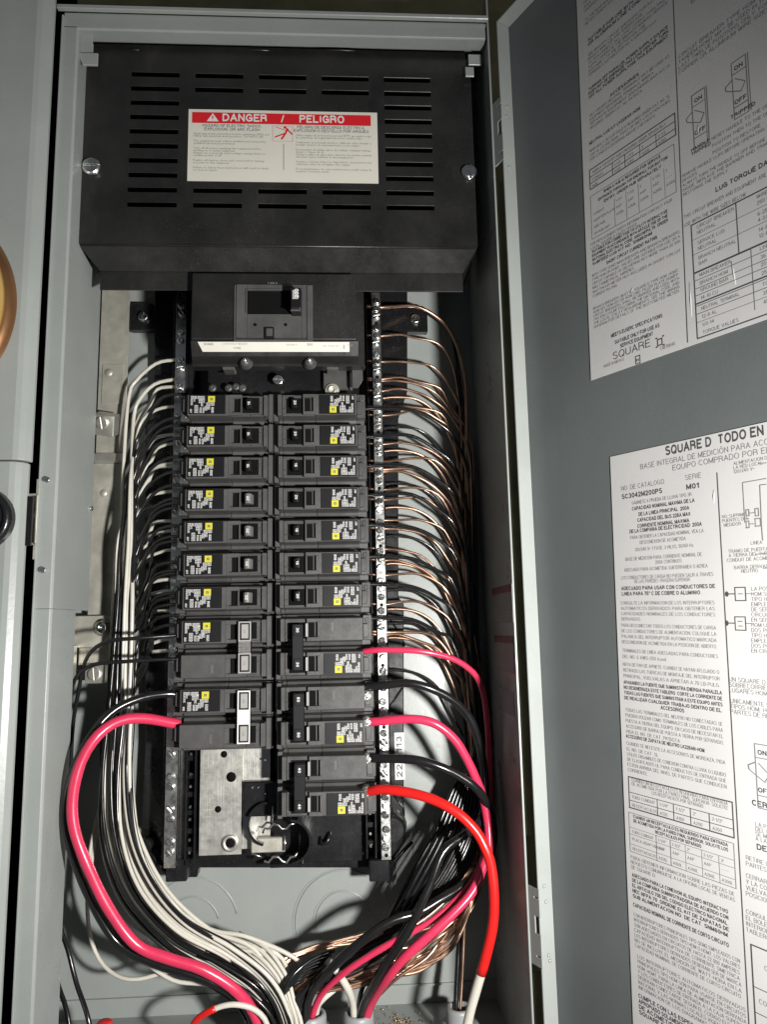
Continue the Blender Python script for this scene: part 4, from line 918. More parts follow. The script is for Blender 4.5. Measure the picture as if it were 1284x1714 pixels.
for i, (v0, s, ub, vb) in enumerate(blacks):
    rnd = random.Random(i*5+90); bp_ = bundle_pts(s+rnd.uniform(-.1, .1) if s >= .7 else rnd.uniform(-1, .6), rnd.uniform(-2.2, -.6) if s >= .7 else rnd.uniform(-1.8, .8), vb+90, rnd.uniform(0, 6))
    xe = 312-(v0-600)*.03
    pts = [(xe, v0, 15), (xe-22, v0+1, 20), (xe-45, v0+12, 27), (ub, vb, 34), (ub-16, vb+42, 38)] + bp_
    wire(pts, 1.35, 'wblack', '%s thin black wire arching from a left breaker into the bundle' % ORD[i], 'thin black wires on the left')
wire([(312, 1062, 12), (284, 1064, 8), (230, 1068, 0), (182, 1073, -2), (153, 1090, -2), (139, 1118, 0), (131, 1160, 4), (122, 1215, 8), (119, 1300, 12), (124, 1400, 14), (150, 1490, 12), (200, 1560, 8), (270, 1602, 2), (350, 1634, 0), (415, 1690, 4), (440, 1790, 6)], 1.5, 'wblack', 'upper thin black wire sweeping wide to the left over the bracket', 'wide black wires on the left')
wire([(312, 1105, 12), (284, 1103, 8), (210, 1107, 0), (158, 1112, -2), (130, 1130, -2), (119, 1160, 0), (114, 1210, 4), (109, 1290, 10), (114, 1390, 12), (142, 1480, 12), (196, 1566, 8), (262, 1612, 4), (345, 1645, 0), (405, 1695, 4), (425, 1790, 6)], 1.5, 'wblack', 'lower thin black wire sweeping wide to the left over the small lug', 'wide black wires on the left')
# white loops that stray out of the bundle
wire([(200, 1250, 36), (168, 1350, 36), (150, 1430, 36), (146, 1500, 34), (150, 1560, 30), (166, 1605, 26), (195, 1632, 22), (232, 1638, 18), (300, 1622, 18), (370, 1628, 14), (430, 1670, 12), (470, 1780, 14)], 1.5, 'wwhite', 'stray white wire looping low against the back wall under the bundle', 'stray white wires')
wire([(205, 1200, 40), (178, 1300, 40), (160, 1400, 38), (152, 1470, 36), (165, 1520, 28), (196, 1572, 20), (236, 1604, 14), (290, 1640, 12), (350, 1648, 12), (420, 1672, 12), (462, 1780, 14)], 1.5, 'wwhite', 'stray white wire passing below the thick black wire', 'stray white wires')
for i, (a, b, c_) in enumerate(((1572, 436, 1598), (1585, 452, 1590), (1560, 478, 1594))):
    wire([(212+i*3, 1240, 40), (216+i*3, 1330, 36), (238, 1412+i*10, 32), (282, 1492+i*8, 26), (350, a-18+i*6, 22), (410, a+6, 18), (b, c_, 16), (b+26, c_+24, 18), (478, 1660, 20), (486, 1790, 20)], 1.6, 'wwhite', '%s of the white wires fanning over the right side of the bundle bottom' % ['lowest', 'middle', 'uppermost'][i], 'fanned white wires')
for i in range(6):
    wire([(340+i*12, 1596-i*7, 26), (396+i*10, 1606-i*4, 20-i), (440+i*8, 1634, 12-i), (462+i*6, 1675, 6), (466+i*8, 1720, 6), (468+i*8, 1800, 8)], 1.55, 'wwhite', '%s white wire end dropping into the unseen bottom conduit' % ORD[i] if i else 'leftmost white wire end dropping into the unseen bottom conduit', 'white wires entering the bottom conduit')
# thick wires on the left
wire([(300, 1163, 12), (278, 1161, 8), (232, 1169, -2), (184, 1194, -12), (142, 1248, -20), (116, 1312, -22), (109, 1376, -22), (126, 1444, -18), (160, 1522, -12), (200, 1580, -8), (260, 1612, -8), (330, 1634, -8), (384, 1660, -6), (420, 1700, 0), (445, 1790, 8)], 3.0, 'wblack', 'thick black stranded wire curving beside the pink wire at the left', 'thick wires on the left', seg=12)
wire([(300, 1212, 12), (284, 1209, 8), (240, 1202, -4), (200, 1206, -14), (164, 1230, -22), (136, 1274, -26), (122, 1330, -28), (124, 1385, -28), (146, 1447, -26), (182, 1520, -22), (228, 1580, -18), (284, 1604, -16), (340, 1622, -14), (396, 1658, -10), (430, 1706, -2), (452, 1790, 8)], 3.85, 'wpink', 'thick pinkish red wire making a wide loop at the left', 'thick wires on the left', seg=14)
# loose ends at the bottom left
wire([(97, 1500, 20), (101, 1550, 18), (114, 1590, 14), (128, 1645, 10), (148, 1706, 0), (160, 1790, 0)], 1.8, 'wblack', 'lone black wire hanging down the left edge to the floor', 'loose black wires at the lower left')
wire([(93, 1620, 24), (98, 1650, 22), (112, 1692, 16), (122, 1760, 10)], 1.8, 'wblack', 'short black wire end in the lower left corner', 'loose black wires at the lower left')
p = at(175, 1712, 0)
nut = thing('wire_nut', 'red plastic wire connector peeking up at the bottom left', 'wire connector', tuple(p))
part('cap', MB().lathe((p.x, 0, p.z-8), (0, 0, 1), [(6.2, -10), (5.6, 6), (5.2, 8.8), (4.2, 9.6), (0, 9.8)], 14), 'wcap', nut)
part('grip_ridges', MB().lathe((p.x, 0, p.z-8), (0, 0, 1), [(6.6, -10), (6.1, 4), (5.6, 5)], 6, smooth=False), 'wcap', nut)
o = wire([(316, 1760, -6), (322, 1718, -8), (334, 1702, -10), (354, 1690, -12), (376, 1682, -12), (400, 1681, -12), (428, 1690, -10), (448, 1716, -6), (456, 1780, 0)], 1.9, 'wwhite', 'white wire with red tape wrapped on its end, arching at the bottom', 'taped wire', seg=10, extra=(.12, .44, 'wred', 2.25, 'red_tape'))

# --- right side: bare coppers from the bar
cop = [(515, 1.6, 0), (563, 1.05, 0), (606, 1.05, 0), (635, 1.05, 0), (638, 1.05, 4), (655, 1.05, 0), (682, 1.05, 0), (696, 1.05, -8), (744, 1.05, 2), (773, 1.1, -8), (786, 1.3, 0), (790, 1.3, 8), (820, 1.05, -1), (837, 1.05, -2), (871, 1.05, -4), (885, 1.1, 8), (919, 1.05, 8), (938, 1.05, 14), (963, 1.1, -2), (1012, 1.05, -5), (1058, 1.3, 2), (1063, 1.3, 8)]
def right_column(rnd, v_from, colx, Y):
    out = []
    for v in (1000, 1120, 1240, 1340, 1430):
        if v > v_from: out.append((colx+(v-900)*.055+rnd.uniform(-3, 3), v, Y+rnd.uniform(-4, 4)))
    return out
for i, (v, r, sag) in enumerate(cop):
    rnd = random.Random(i*3+11); colx = 766+rnd.uniform(0, 24)+min(8, (v-500)*.01); Y = rnd.uniform(44, 64)
    ux = 640+(v-500)*.012
    steep = 1.0+rnd.uniform(-.15, .3)
    fam = i % 2
    pts = [(613+(v-500)*.012, v-2, 33), (ux-2, v, 34), (ux+24+rnd.uniform(-5, 5), v-2+sag*.2+rnd.uniform(-2.5, 2.5), 40), (ux+56+rnd.uniform(-6, 6), v+1+sag+rnd.uniform(-4, 4), 48), (ux+90+rnd.uniform(-6, 6), v+14+sag*1.5*steep+rnd.uniform(-5, 5), 54), (ux+113+rnd.uniform(-4, 4), v+42+sag*2, 56), (colx-2, v+100+sag, Y)]
    if v < 900: pts.append((colx+4, v+190, Y))
    pts += right_column(rnd, v+215, colx, Y)
    if fam == 0:
        pts += [(790+rnd.uniform(-14, 8), 1500+rnd.uniform(-8, 8), 30+rnd.uniform(-8, 8)), (752+rnd.uniform(-14, 16), 1578+rnd.uniform(-8, 10), 26), (690+rnd.uniform(-14, 14), 1618+rnd.uniform(-8, 10), 26), (600, 1638+rnd.uniform(-10, 8), 24), (520, 1642+rnd.uniform(-8, 8), 22), (478+rnd.uniform(-8, 8), 1668, 18), (470+rnd.uniform(-12, 12), 1730, 14), (468, 1800, 12)]
    else:
        pts += [(776+rnd.uniform(-10, 10), 1468+rnd.uniform(-6, 6), 34+rnd.uniform(-6, 10)), (700+rnd.uniform(-10, 10), 1530+rnd.uniform(-8, 8), 34), (610, 1568+rnd.uniform(-8, 6), 32), (530, 1588+rnd.uniform(-7, 6), 28), (478+rnd.uniform(-6, 6), 1610+rnd.uniform(-5, 6), 22), (454+rnd.uniform(-5, 6), 1645, 14), (462+rnd.uniform(-9, 9), 1730, 12), (466, 1800, 12)]
    wire(pts, r, 'copper', '%s bare copper ground wire leaving the right terminal bar' % ORD[i], 'bare copper wires from the right bar', seg=8)
for i, (u0, v0, u1, v1) in enumerate(((600, 1598, 512, 1640), (640, 1612, 515, 1654), (660, 1570, 520, 1628), (745, 1560, 610, 1648), (700, 1600, 560, 1656), (760, 1540, 640, 1640))):
    wire([(800, 1380, 50), (796, 1450+i*4, 44), (784-i*3, 1505+i*6, 34), (min(max(u0+46, 730), 764), max(v0-26, 1548), 26), (u0, v0, 14), ((u0+u1)/2, (v0+v1)/2+6, 12), (u1, v1, 12), (488, 1676, 14), (476+i*3, 1790, 14)], 1.15, 'copper', '%s copper strand crossing behind the pink wires toward the bottom centre' % ORD[i], 'copper wires sweeping across the bottom')
wire([(735, 1575, 10), (715, 1602, 6), (668, 1634, 4), (640, 1660, 8), (620, 1684, 18), (612, 1740, 25)], 1.15, 'copper', 'straight bright copper wire slanting into the middle conduit', 'single copper wires')
wire([(780, 1500, 34), (777, 1560, 34), (775, 1610, 32), (773, 1650, 30), (770, 1700, 27), (769, 1760, 26)], 1.1, 'copper', 'single copper wire dropping straight into the right conduit', 'single copper wires')
wire([(786, 1480, 42), (770, 1570, 40), (766, 1620, 36), (764, 1660, 32), (763, 1700, 28), (763, 1760, 26)], 2.0, 'wblack', 'black wire dropping into the right conduit beside the copper one', 'wires in the right conduit')
# insulated wires from the right breakers
blk = [684, 731, 780, 829, 879, 932, 978, 1035]
for i, v in enumerate(blk):
    rnd = random.Random(i*13+5); colx = 772+rnd.uniform(0, 18); Y = rnd.uniform(36, 54)
    rise = (0, -4, -2, -4, 1, 0, 1, -1)[i]
    pts = [(604, v+2, 14), (622, v, 16), (650, v+rise*.6, 22), (690, v+rise+3, 30), (730, v+22, 38), (764, v+56, 44)]
    if v < 900: pts.append((colx+10, v+150, Y))
    pts += [(colx+(q-900)*.06+6, q, Y+rnd.uniform(-3, 3)) for q in (1050, 1180, 1300) if q > v+170]
    pts += [(806-i*4, 1384, 30-i), (786-i*7, 1444+i*3, 22-i), (738-i*7, 1508+i*3, 18-i), (650, 1570+i*3, 12), (566, 1612+i*3, 8), (512, 1654, 6), (492-i*3, 1712, 8), (486-i*2, 1800, 10)]
    wire(pts, 1.55, 'wblack', '%s thin black wire leaving the right breakers across the copper ones' % ORD[i], 'thin black wires on the right')
for i, (v, a_) in enumerate(((668, 0), (718, 1), (757, 0), (812, 1), (852, 0), (900, 1), (946, 0), (990, 1), (1022, 0), (1046, 1), (1070, 0), (1124, 1))):
    rnd = random.Random(i*17+41); cx_ = 770+rnd.uniform(0, 22)
    wire([(632+(v-500)*.012, v, 46), (662, v-3, 50), (700, v+rnd.uniform(0, 6), 56), (732, v+26, 60), (756, v+70, 62), (cx_, v+150, 62), (cx_+8, v+260, 58)] + [(cx_+10+(q-900)*.02, q, 52) for q in (1300, 1380) if q > v+330] +
         [(782-i*2, 1470, 40), (736-i*4, 1530, 34), (650-i*3, 1580, 26), (548, 1626, 16), (500, 1680, 12), (486, 1800, 12)], 1.25, 'wblack' if a_ else 'copper',
         '%s of the deeper %s running behind the right terminal bar into the gutter' % (ORD[i//2], 'black wires' if a_ else 'dull copper wires'), 'deeper wires behind the right bar')
for i in range(9):                              # further blacks filling the right gutter and turning at the bottom
    rnd = random.Random(i*31+3)
    wire([(758+i*3.5, 560+i*60, 62), (776+i*2, 700+i*58, 58), (784+i*2, 900+i*40, 52), (794+i*1.5, 1120+i*20, 46), (802-i*4, 1300, 40), (794-i*8, 1390, 32), (770-i*10, 1462, 26), (722-i*9, 1516+i*3, 22), (620, 1578+i*4, 16), (540, 1624+i*3, 10), (500-i*3, 1690, 10), (488-i*3, 1800, 10)],
         1.6, 'wblack', '%s black wire of the dark bundle lying against the right wall' % ORD[i], 'black wires in the right gutter')
for i in range(7):                              # short black wires knotting at the bottom centre
    wire([(560-i*6, 1590+i*7, 16), (520-i*5, 1606+i*7, 8), (484-i*3, 1640+i*5, 0), (470-i*6, 1690, 0), (474-i*9, 1800, 8)], 1.5, 'wblack', '%s black wire turning down over the copper at the bottom centre' % ORD[i], 'black wires crossing at the bottom')
for i in range(3):
    wire([(330+i*8, 1598-i*5, 4-i), (400+i*6, 1622-i*4, -2-i), (452+i*3, 1662-i*4, -4), (476+i*4, 1712, 0), (480+i*5, 1800, 6)], 1.5, 'wblack', '%s thin black wire lying over the white ones toward the bottom centre' % ORD[i], 'black wires over the white fan')
GT = 'thick wires on the right'
wire([(606, 1151, 8), (635, 1148, 4), (680, 1143, 0), (718, 1151, 0), (757, 1171, 4), (784, 1198, 8), (803, 1245, 12), (812, 1310, 14), (806, 1370, 10), (778, 1396, 0), (742, 1425, -6), (720, 1480, -10), (684, 1556, -12), (634, 1633, -6), (606, 1690, 18), (598, 1760, 25)], 3.2, 'wblack', 'thick black stranded wire from the middle right double breaker into the middle conduit', GT, seg=12)
wire([(606, 1267, 8), (635, 1269, 2), (692, 1271, -6), (731, 1281, -8), (768, 1298, -6), (800, 1322, -4), (820, 1358, 4), (826, 1404, 8), (812, 1446, 6), (774, 1482, 2), (735, 1506, -4), (700, 1527, -8), (645, 1546, -12), (567, 1608, -10), (518, 1668, 8), (506, 1760, 20)], 3.3, 'wblack', 'thick black wire from the lowest right double breaker passing under the red one', GT, seg=12)
wire([(604, 1091, 10), (631, 1088, 4), (680, 1088, 0), (718, 1092, 0), (757, 1102, 4), (785, 1119, 8), (803, 1142, 12), (814, 1190, 18), (820, 1300, 20), (816, 1400, 12), (796, 1466, 0), (756, 1513, -8), (715, 1545, -10), (668, 1570, -8), (617, 1600, -4), (567, 1635, 2), (530, 1678, 14), (512, 1760, 22)], 2.3, 'wpink', 'thinner pink wire of the upper right double breaker curving down into the left conduit', GT, seg=12)
wire([(604, 1208, 8), (634, 1207, 2), (680, 1203, -4), (714, 1206, -6), (740, 1218, -6), (764, 1241, -4), (782, 1271, -2), (795, 1299, 0), (808, 1332, 2), (817, 1380, 2), (818, 1425, -2), (809, 1450, -6), (792, 1490, -12), (761, 1526, -16), (715, 1568, -18), (677, 1602, -16), (649, 1636, -8), (627, 1668, 10), (614, 1700, 20), (606, 1770, 26)], 3.3, 'wpink', 'thick pink wire of the middle right double breaker ending in the middle conduit', GT, seg=14)
o = wire([(612, 1326, 6), (635, 1321, -2), (666, 1323, -10), (705, 1331, -18), (739, 1344, -24), (771, 1364, -28), (797, 1391, -30), (812, 1418, -32), (822, 1448, -32), (827, 1497, -32), (825, 1548, -30), (813, 1602, -26), (797, 1657, -22), (783, 1712, -18), (772, 1790, -14)], 3.3, 'wwhite', 'thick bright red taped wire curving down the right side, white below the tape', GT, seg=14, extra=(0.0, .775, 'wred', 3.55, 'red_tape'))
wire([(548, 1606, 10), (566, 1628, 6), (584, 1658, 10), (592, 1690, 20), (594, 1760, 26)], 2.6, 'wwhite', 'thick cream wire curling into the middle conduit', 'wires in the middle conduit', seg=12)
wire([(612, 1640, 16), (604, 1662, 14), (600, 1690, 20), (598, 1760, 26)], 1.7, 'wblack', 'thin glossy black wire beside the cream one in the middle conduit', 'wires in the middle conduit')
wire([(560, 1655, 20), (540, 1672, 18), (530, 1692, 22), (524, 1760, 26)], 2.2, 'wwhite', 'short cream wire end in the left conduit', 'wires in the left conduit', seg=10)

# --- conduit ends
def conduit(u, v, Y, r, label):
    p = at(u, v, Y); t = thing('conduit', label, 'pvc conduit', (p.x, Y, FLZ), group='grey conduits through the floor')
    part('pipe', MB().lathe((p.x, Y, FLZ), (0, 0, 1), [(r+.5, -30), (r+.5, p.z-FLZ-3), (r, p.z-FLZ-.6), (r-1, p.z-FLZ), (r-2.4, p.z-FLZ), (r-3, p.z-FLZ-1), (r-3, -20)], 36), 'pvc', t)
    part('lock_ring', MB().lathe((p.x, Y, FLZ+.4), (0, 0, 1), [(r+1, 0), (r+5, 0), (r+5.2, 3), (r+4.2, 4.6), (r+1, 4.8)], 24), 'pvc', t)
conduit(519, 1694, 22, 11.5, 'left grey conduit end with black and pink wires')
conduit(600, 1693, 25, 11.0, 'middle grey conduit end with cream, black and pink wires')
conduit(769, 1683, 27, 9.6, 'right grey conduit end with one copper and one black wire')
conduit(470, 1790, 12, 20, 'large conduit below the centre bundle, mostly out of the picture')

# ================================================================== OPEN DOOR with its two labels
dr = thing('enclosure_door', 'open grey steel door with two large white printed labels inside', 'electrical door', tuple(DQ+Vector((0, 0, -60))))
SW = 420; ZT, ZB = 297.0, -520
def dp(s, n, z): return DQ+DD*s+DN*n+Vector((0, 0, z))
def dbox(mb, s0, s1, n0, n1, z0, z1):
    return mb.add([dp(s, n, z) for s in (s0, s1) for n in (n0, n1) for z in (z0, z1)], [(0, 1, 3, 2), (4, 6, 7, 5), (0, 4, 5, 1), (2, 3, 7, 6), (0, 2, 6, 4), (1, 5, 7, 3)])
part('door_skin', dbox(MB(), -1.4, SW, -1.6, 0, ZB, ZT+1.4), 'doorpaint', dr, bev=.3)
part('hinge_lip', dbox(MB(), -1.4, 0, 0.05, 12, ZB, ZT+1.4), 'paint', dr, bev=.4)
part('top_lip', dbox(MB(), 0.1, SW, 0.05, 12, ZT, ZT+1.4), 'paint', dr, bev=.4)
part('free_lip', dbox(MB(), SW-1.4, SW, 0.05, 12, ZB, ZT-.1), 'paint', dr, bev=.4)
for (u, v) in ((851, 182), (852, 198), (857, 283), (862, 278)):
    s_, z_ = door_sz(u+10, v); part('weld_mark', MB().lathe(dp(0.0, 5+(u % 5), z_), DD, [(1.3, 0), (1.0, .5), (0, .7)], 10), 'paint', dr)
for (u, v) in ((918, 1477), (917, 1502), (925, 1592), (928, 1603)):
    s_, z_ = door_sz(u, v); part('weld_mark', MB().lathe(dp(0.0, 5+(u % 4), z_), DD, [(1.3, 0), (1.0, .5), (0, .7)], 10), 'paint', dr)
TILT = R(-1.9)
class Sheet:
    """a label on the door; coordinates a (right) and b (down) in mm from its top left corner"""
    def __init__(s, name, corner_uv, w_, h_, from_top, label):
        cs, cz = door_sz(*corner_uv); s.ux = DD*math.cos(TILT)+Z3*math.sin(TILT); s.uz = Z3*math.cos(TILT)-DD*math.sin(TILT)
        o_ = dp(cs, 0, cz); s.o = o_ if from_top else o_+s.uz*h_; s.w, s.h = w_, h_; c_ = s.o+s.ux*w_/2-s.uz*h_/2
        s.part = part(name, MB().obox(c_+DN*.2, s.ux, DN, s.uz, w_/2, .14, h_/2), 'label', dr, label=label)
        s.mb = MB(); s.mg = MB()
    def P(s, a, b): return s.o+s.ux*a-s.uz*b+DN*.38
    def uv(s, u, v):                          # label coordinates of a point seen in the photo
        q_, z_ = door_sz(u, v); d = dp(q_, 0, z_)-s.o; return d.dot(s.ux), -d.dot(s.uz)
    def t(s, txt, a, b, size=3.0, bold=0, align='L', width=None, grey=True):
        text(s.mg if (grey and not bold) else s.mb, txt, s.P(a, b), s.ux, s.uz, size, bold, align, width)
    def fr(s, a0, a1, b0, b1, th=.5, grey=False): frame(s.mg if grey else s.mb, s.P(0, 0), s.ux, s.uz, a0, a1, -b1, -b0, th)
    def ln(s, pts, th=.4, grey=False): stroke(s.mg if grey else s.mb, s.P(0, 0), s.ux, s.uz, [(a, -b) for a, b in pts], th)
    def para(s, lines, a, b, lead, size=2.6, width=62, bold=0, align='J'):
        for i, t_ in enumerate(lines):
            last = i == len(lines)-1
            if align == 'J': s.t(t_, a, b+i*lead, size, bold, 'L', None if text_w(t_, bold)*size < width*(.9 if last else .84) else width)
            else: s.t(t_, a+width/2, b+i*lead, size, bold, 'C', min(width, text_w(t_, bold)*size))
    def done(s):
        part('lettering', s.mb, 'ink', s.part); part('small_print', s.mg, 'ink2', s.part)

# ---- lower label (Spanish)
Lb = Sheet('lower_label', (1022, 765), 178, 420, True, 'lower white label printed in Spanish')
def B(u, v): return Lb.uv(u, v)
a, b = B(1115, 763); a2, _ = B(1284, 730); Lb.t('SQUARE D  TODO EN UNO', a, b, 8.0, 1, width=(a2-a)*1.22)
a, b = B(1073, 786); Lb.t('BASE INTEGRAL DE MEDICIÓN PARA ACOMETIDA DEL', a, b, 4.6, 0, width=108)
a, b = B(1127, 788); Lb.t('EQUIPO COMPRADO POR EL CLIENTE', a, b, 4.6, 0, width=80)
a, b = B(1041, 822); Lb.t('NO. DE CATALOGO', a, b, 4.2, 0, width=33)
a, b = B(1042, 836); Lb.t('SC3042M200PS', a, b, 4.4, 1, width=31)
a, b = B(1148, 804); Lb.t('SERIE', a, b, 4.2, 0, width=11)
a, b = B(1150, 820); Lb.t('M01', a, b, 4.4, 1, width=9)
def lineB(u, v, t_, bold=0, size=3.2, x2=None, al='L'):
    a, b = B(u, v); wd = None
    if x2: wd = B(x2[0], x2[1])[0]-a
    Lb.t(t_, a, b, size, bold, al, wd)
for (u, v, t_, bd, u2) in [(1059, 845, 'GABINETE A PRUEBA DE LLUVIA TIPO 3R', 0, 1160), (1059, 855, 'CAPACIDAD NOMINAL MAXIMA DE LA', 1, 1165), (1070, 864, 'DE LA LINEA PRINCIPAL: 200A', 1, 1156),
        (1068, 874, 'CAPACIDAD DEL BUS 225A MAX', 1, 1158), (1068, 884, 'CORRIENTE NOMINAL MAXIMA', 1, 1156), (1055, 893, 'DE LA COMPAÑIA DE ELECTRICIDAD: 200A', 1, 1177), (1056, 903, 'PARA OBTENER LA CAPACIDAD NOMINAL VEA LA', 0, 1180),
        (1072, 911, 'DESCONEXION DE ACOMETIDA', 0, 1150), (1064, 923, '120/240 V~ 1 FASE, 3 HILOS, 50/60 Hz', 0, 1162), (1048, 939, 'BASE DE MEDICION PARA CORRIENTE NOMINAL DE', 0, 1177), (1098, 944, '200A CONTINUOS', 0, 1143),
        (1046, 957, 'ADECUADO PARA ACOMETIDA SUBTERRANEA O AEREA.', 0, 1188), (1041, 970, 'LOS CONDUCTORES DE CARGA NO PUEDEN SALIR A TRAVES', 0, 1196), (1063, 976, 'DE LAS PAREDES TRASERA/SUPERIOR.', 0, 1158),
        (1041, 988, 'ADECUADO PARA USAR CON CONDUCTORES DE', 1, 1199), (1042, 997, 'LINEA PARA 75° C DE COBRE O ALUMINIO.', 1, 1176)]:
    lineB(u, v, t_, bd, 3.0 if not bd else 3.3, (u2, v))
def blockB(u, v, u2, dv, lines, bold=0, size=2.9):
    a, b = B(u, v); wd = B(u2, v)[0]-a; lead = (B(u, v+dv)[1]-b); Lb.para(lines, a, b, lead, size, wd, bold)
blockB(1040, 1012, 1198, 8.8, ['CONSULTE LA INFORMACION DE LOS INTERRUPTORES', 'AUTOMATICOS DERIVADOS PARA OBTENER LAS', 'CAPACIDADES NOMINALES DE LOS CONDUCTORES', 'DERIVADOS.'])
blockB(1041, 1049, 1200, 9.2, ['PARA DESCONECTAR TODOS LOS CONDUCTORES DE CARGA', 'DE LOS CONDUCTORES DE ALIMENTACION, COLOQUE LA', 'PALANCA DEL INTERRUPTOR AUTOMATICO MARCADA', 'DESCONEXION DE ACOMETIDA EN LA POSICION DE ABIERTO.'])
blockB(1043, 1091, 1203, 10, ['TERMINALES DE LINEA ADECUADAS PARA CONDUCTORES', 'DEL NO. 6 AWG-250 kcmil.'])
blockB(1044, 1114, 1205, 9.6, ['NOTA DE PAR DE APRIETE: CUANDO SE HAYAN AFLOJADO O', 'RETIRADO LAS TUERCAS DE MONTAJE DEL INTERRUPTOR', 'PRINCIPAL, VUELVALAS A APRETAR A 70 LB-PULG.'])
blockB(1045, 1144, 1209, 8.6, ['APAGANDO LA FUENTE QUE SUMINISTRA ENERGIA PARALELA', 'NO DESENERGIZA ESTE TABLERO. CORTE LA CORRIENTE DE', 'TODAS LAS FUENTES QUE SUMINISTRAN A ESTE EQUIPO ANTES', 'DE REALIZAR CUALQUIER TRABAJO DENTRO DE EL.'], 1, 3.0)
lineB(1107, 1187, 'ACCESORIOS', 1, 3.2, (1147, 1190))
blockB(1048, 1190, 1210, 9.0, ['TODAS LAS TERMINALES DEL NEUTRO NO CONECTADAS SE', 'PUEDEN UTILIZAR COMO TERMINALES DE LOS CABLES PARA', 'PUESTA A TIERRA DEL EQUIPO. EN CASO DE NECESITAR EL', 'ACCESORIO DE BARRA DE PUESTA A TIERRA POR SEPARADO,', 'PIDA EL NO. DE CAT. PK15GTA.'])
lineB(1049, 1234, 'ACCESORIO DE ZAPATA DE NEUTRO LK225AN-HOM', 1, 3.0, (1181, 1260))
blockB(1050, 1246, 1214, 9.4, ['CUANDO SE NECESITE LA ACCESORIOS DE MORDAZA, PIDA', 'EL NO. DE CAT. SL.'])
blockB(1051, 1264, 1215, 8.6, ['UTILICE ENSAMBLES DE CONEXION CONTRA LLUVIA O LIQUIDO', 'DE CLASIFICADOS UL PARA CONDUCTOS DE ENTRADA QUE', 'ESTEN ARRIBA DEL NIVEL DE PARTES QUE CONDUCEN', 'CORRIENTE.'])
a0, b0_ = B(1052, 1298); a1, b1_ = B(1056, 1352); wT = 70
Lb.fr(a0, a0+wT, b0_, b1_, .7); hT = b1_-b0_
for i, t_ in enumerate(['CUANDO UN RECEPTACULO ES REQUERIDO PARA ENTRADA', 'DE ACOMETIDA POR LA PARED FINAL SUPERIOR. SOLICITE', 'LOS RECEPTACULOS POR SEPARADO.']): Lb.t(t_, a0+wT/2, b0_+hT*(.14+.125*i), 2.8, 0, 'C', wT*.92 if i < 2 else wT*.5)
for f in (.5, .75): Lb.ln([(a0, b0_+hT*f), (a0+wT, b0_+hT*f)], .4)
for i, (x_, t1, t2) in enumerate(((.02, 'TUBO CONDUIT', 'RECEPTACULOS'), (.31, '1-1/4"', 'A125'), (.47, '1-1/2"', 'A150'), (.63, '2"', 'A200'), (.80, '2-1/2"', 'A250'))):
    Lb.t(t1, a0+wT*x_+1, b0_+hT*.67, 2.6, 0); Lb.t(t2, a0+wT*x_+1, b0_+hT*.93, 2.6, 0)
    if i: Lb.ln([(a0+wT*x_-.6, b0_+hT*.5), (a0+wT*x_-.6, b1_)], .4)
c0, d0 = B(1053, 1358); c1, d1 = B(1058, 1425); Lb.fr(c0, c0+wT, d0, d1, .4, True); hT = d1-d0
for i, t_ in enumerate(['CUANDO UN RECEPTACULO ES REQUERIDO PARA ENTRADA', 'DE ACOMETIDA POR LA PARED FINAL SUPERIOR, SOLICITE LOS', 'RECEPTACULOS POR SEPARADO.']): Lb.t(t_, c0+wT/2, d0+hT*(.12+.11*i), 2.7, 1, 'C', wT*.9 if i < 2 else wT*.45)
for f in (.38, .55, .80): Lb.ln([(c0, d0+hT*f), (c0+wT, d0+hT*f)], .3, True)
for i, (x_, tt) in enumerate(((.02, ('TUBO CONDUIT', 'PLACA ADAPTADORA', 'RECEPTACULOS')), (.29, ('1-1/4"', 'AAP', 'A125L')), (.43, ('1-1/2"', 'AAP', 'A150L')), (.57, ('2"', 'AAP', 'A200L')), (.72, ('2-1/2"', 'AAP', 'A250L')), (.87, ('3"', '-----', 'A300L')))):
    for j, t_ in enumerate(tt): Lb.t(t_, c0+wT*x_+.8, d0+hT*(.51, .70, .94)[j], 2.4, 0)
    if i: Lb.ln([(c0+wT*x_-.4, d0+hT*.38), (c0+wT*x_-.4, d1)], .3, True)
blockB(1057, 1436, 1228, 8.2, ['PARA OBTENER INFORMACION SOBRE LAS PIEZAS DE', 'REPUESTO COMUNIQUESE A LA OFICINA LOCAL DE VENTAS', 'DE SQUARE D.'])
blockB(1059, 1466, 1217, 8.6, ['ADECUADO PARA LA CONEXION AL EQUIPO INTERACTIVO', 'DE LA COMPAÑIA SUMINISTRADORA DE ACUERDO CON', 'EL ARTICULO 705 DEL CODIGO ELECTRICO NACIONAL.', 'NEC NFPA 70. ORDENE EL KIT DE ZAPATAS DE', 'SUB ALIMENTACION NO. DE CAT. SNM60HM.'], 1, 3.0)
lineB(1061, 1516, 'CAPACIDAD NOMINAL DE CORRIENTE DE CORTO CIRCUITO', 1, 3.3, (1222, 1590))
blockB(1062, 1532, 1236, 8.4, ['CON INTERRUPTORES PRINCIPALES TIPO QOM2 EMPLEADOS CON', 'INTERRUPTORES DERIVADOS TIPO HOM O HOMT, LOS VALORES', 'SON ADECUADOS EN CIRCUITOS DE HASTA 22 000 AMPERES.', 'CAPACIDAD INTERRUPTIVA DE CORRIENTE SIMETRICA.', 'LOS INTERRUPTORES DERIVADOS DEBERAN SER DE MARCA', 'NO SE INCLUYE EL MEDIDOR DE WATT-HORA EN LA', 'CAPACIDAD NOMINAL DE CORRIENTE DE CORTO CIRCUITO.'])
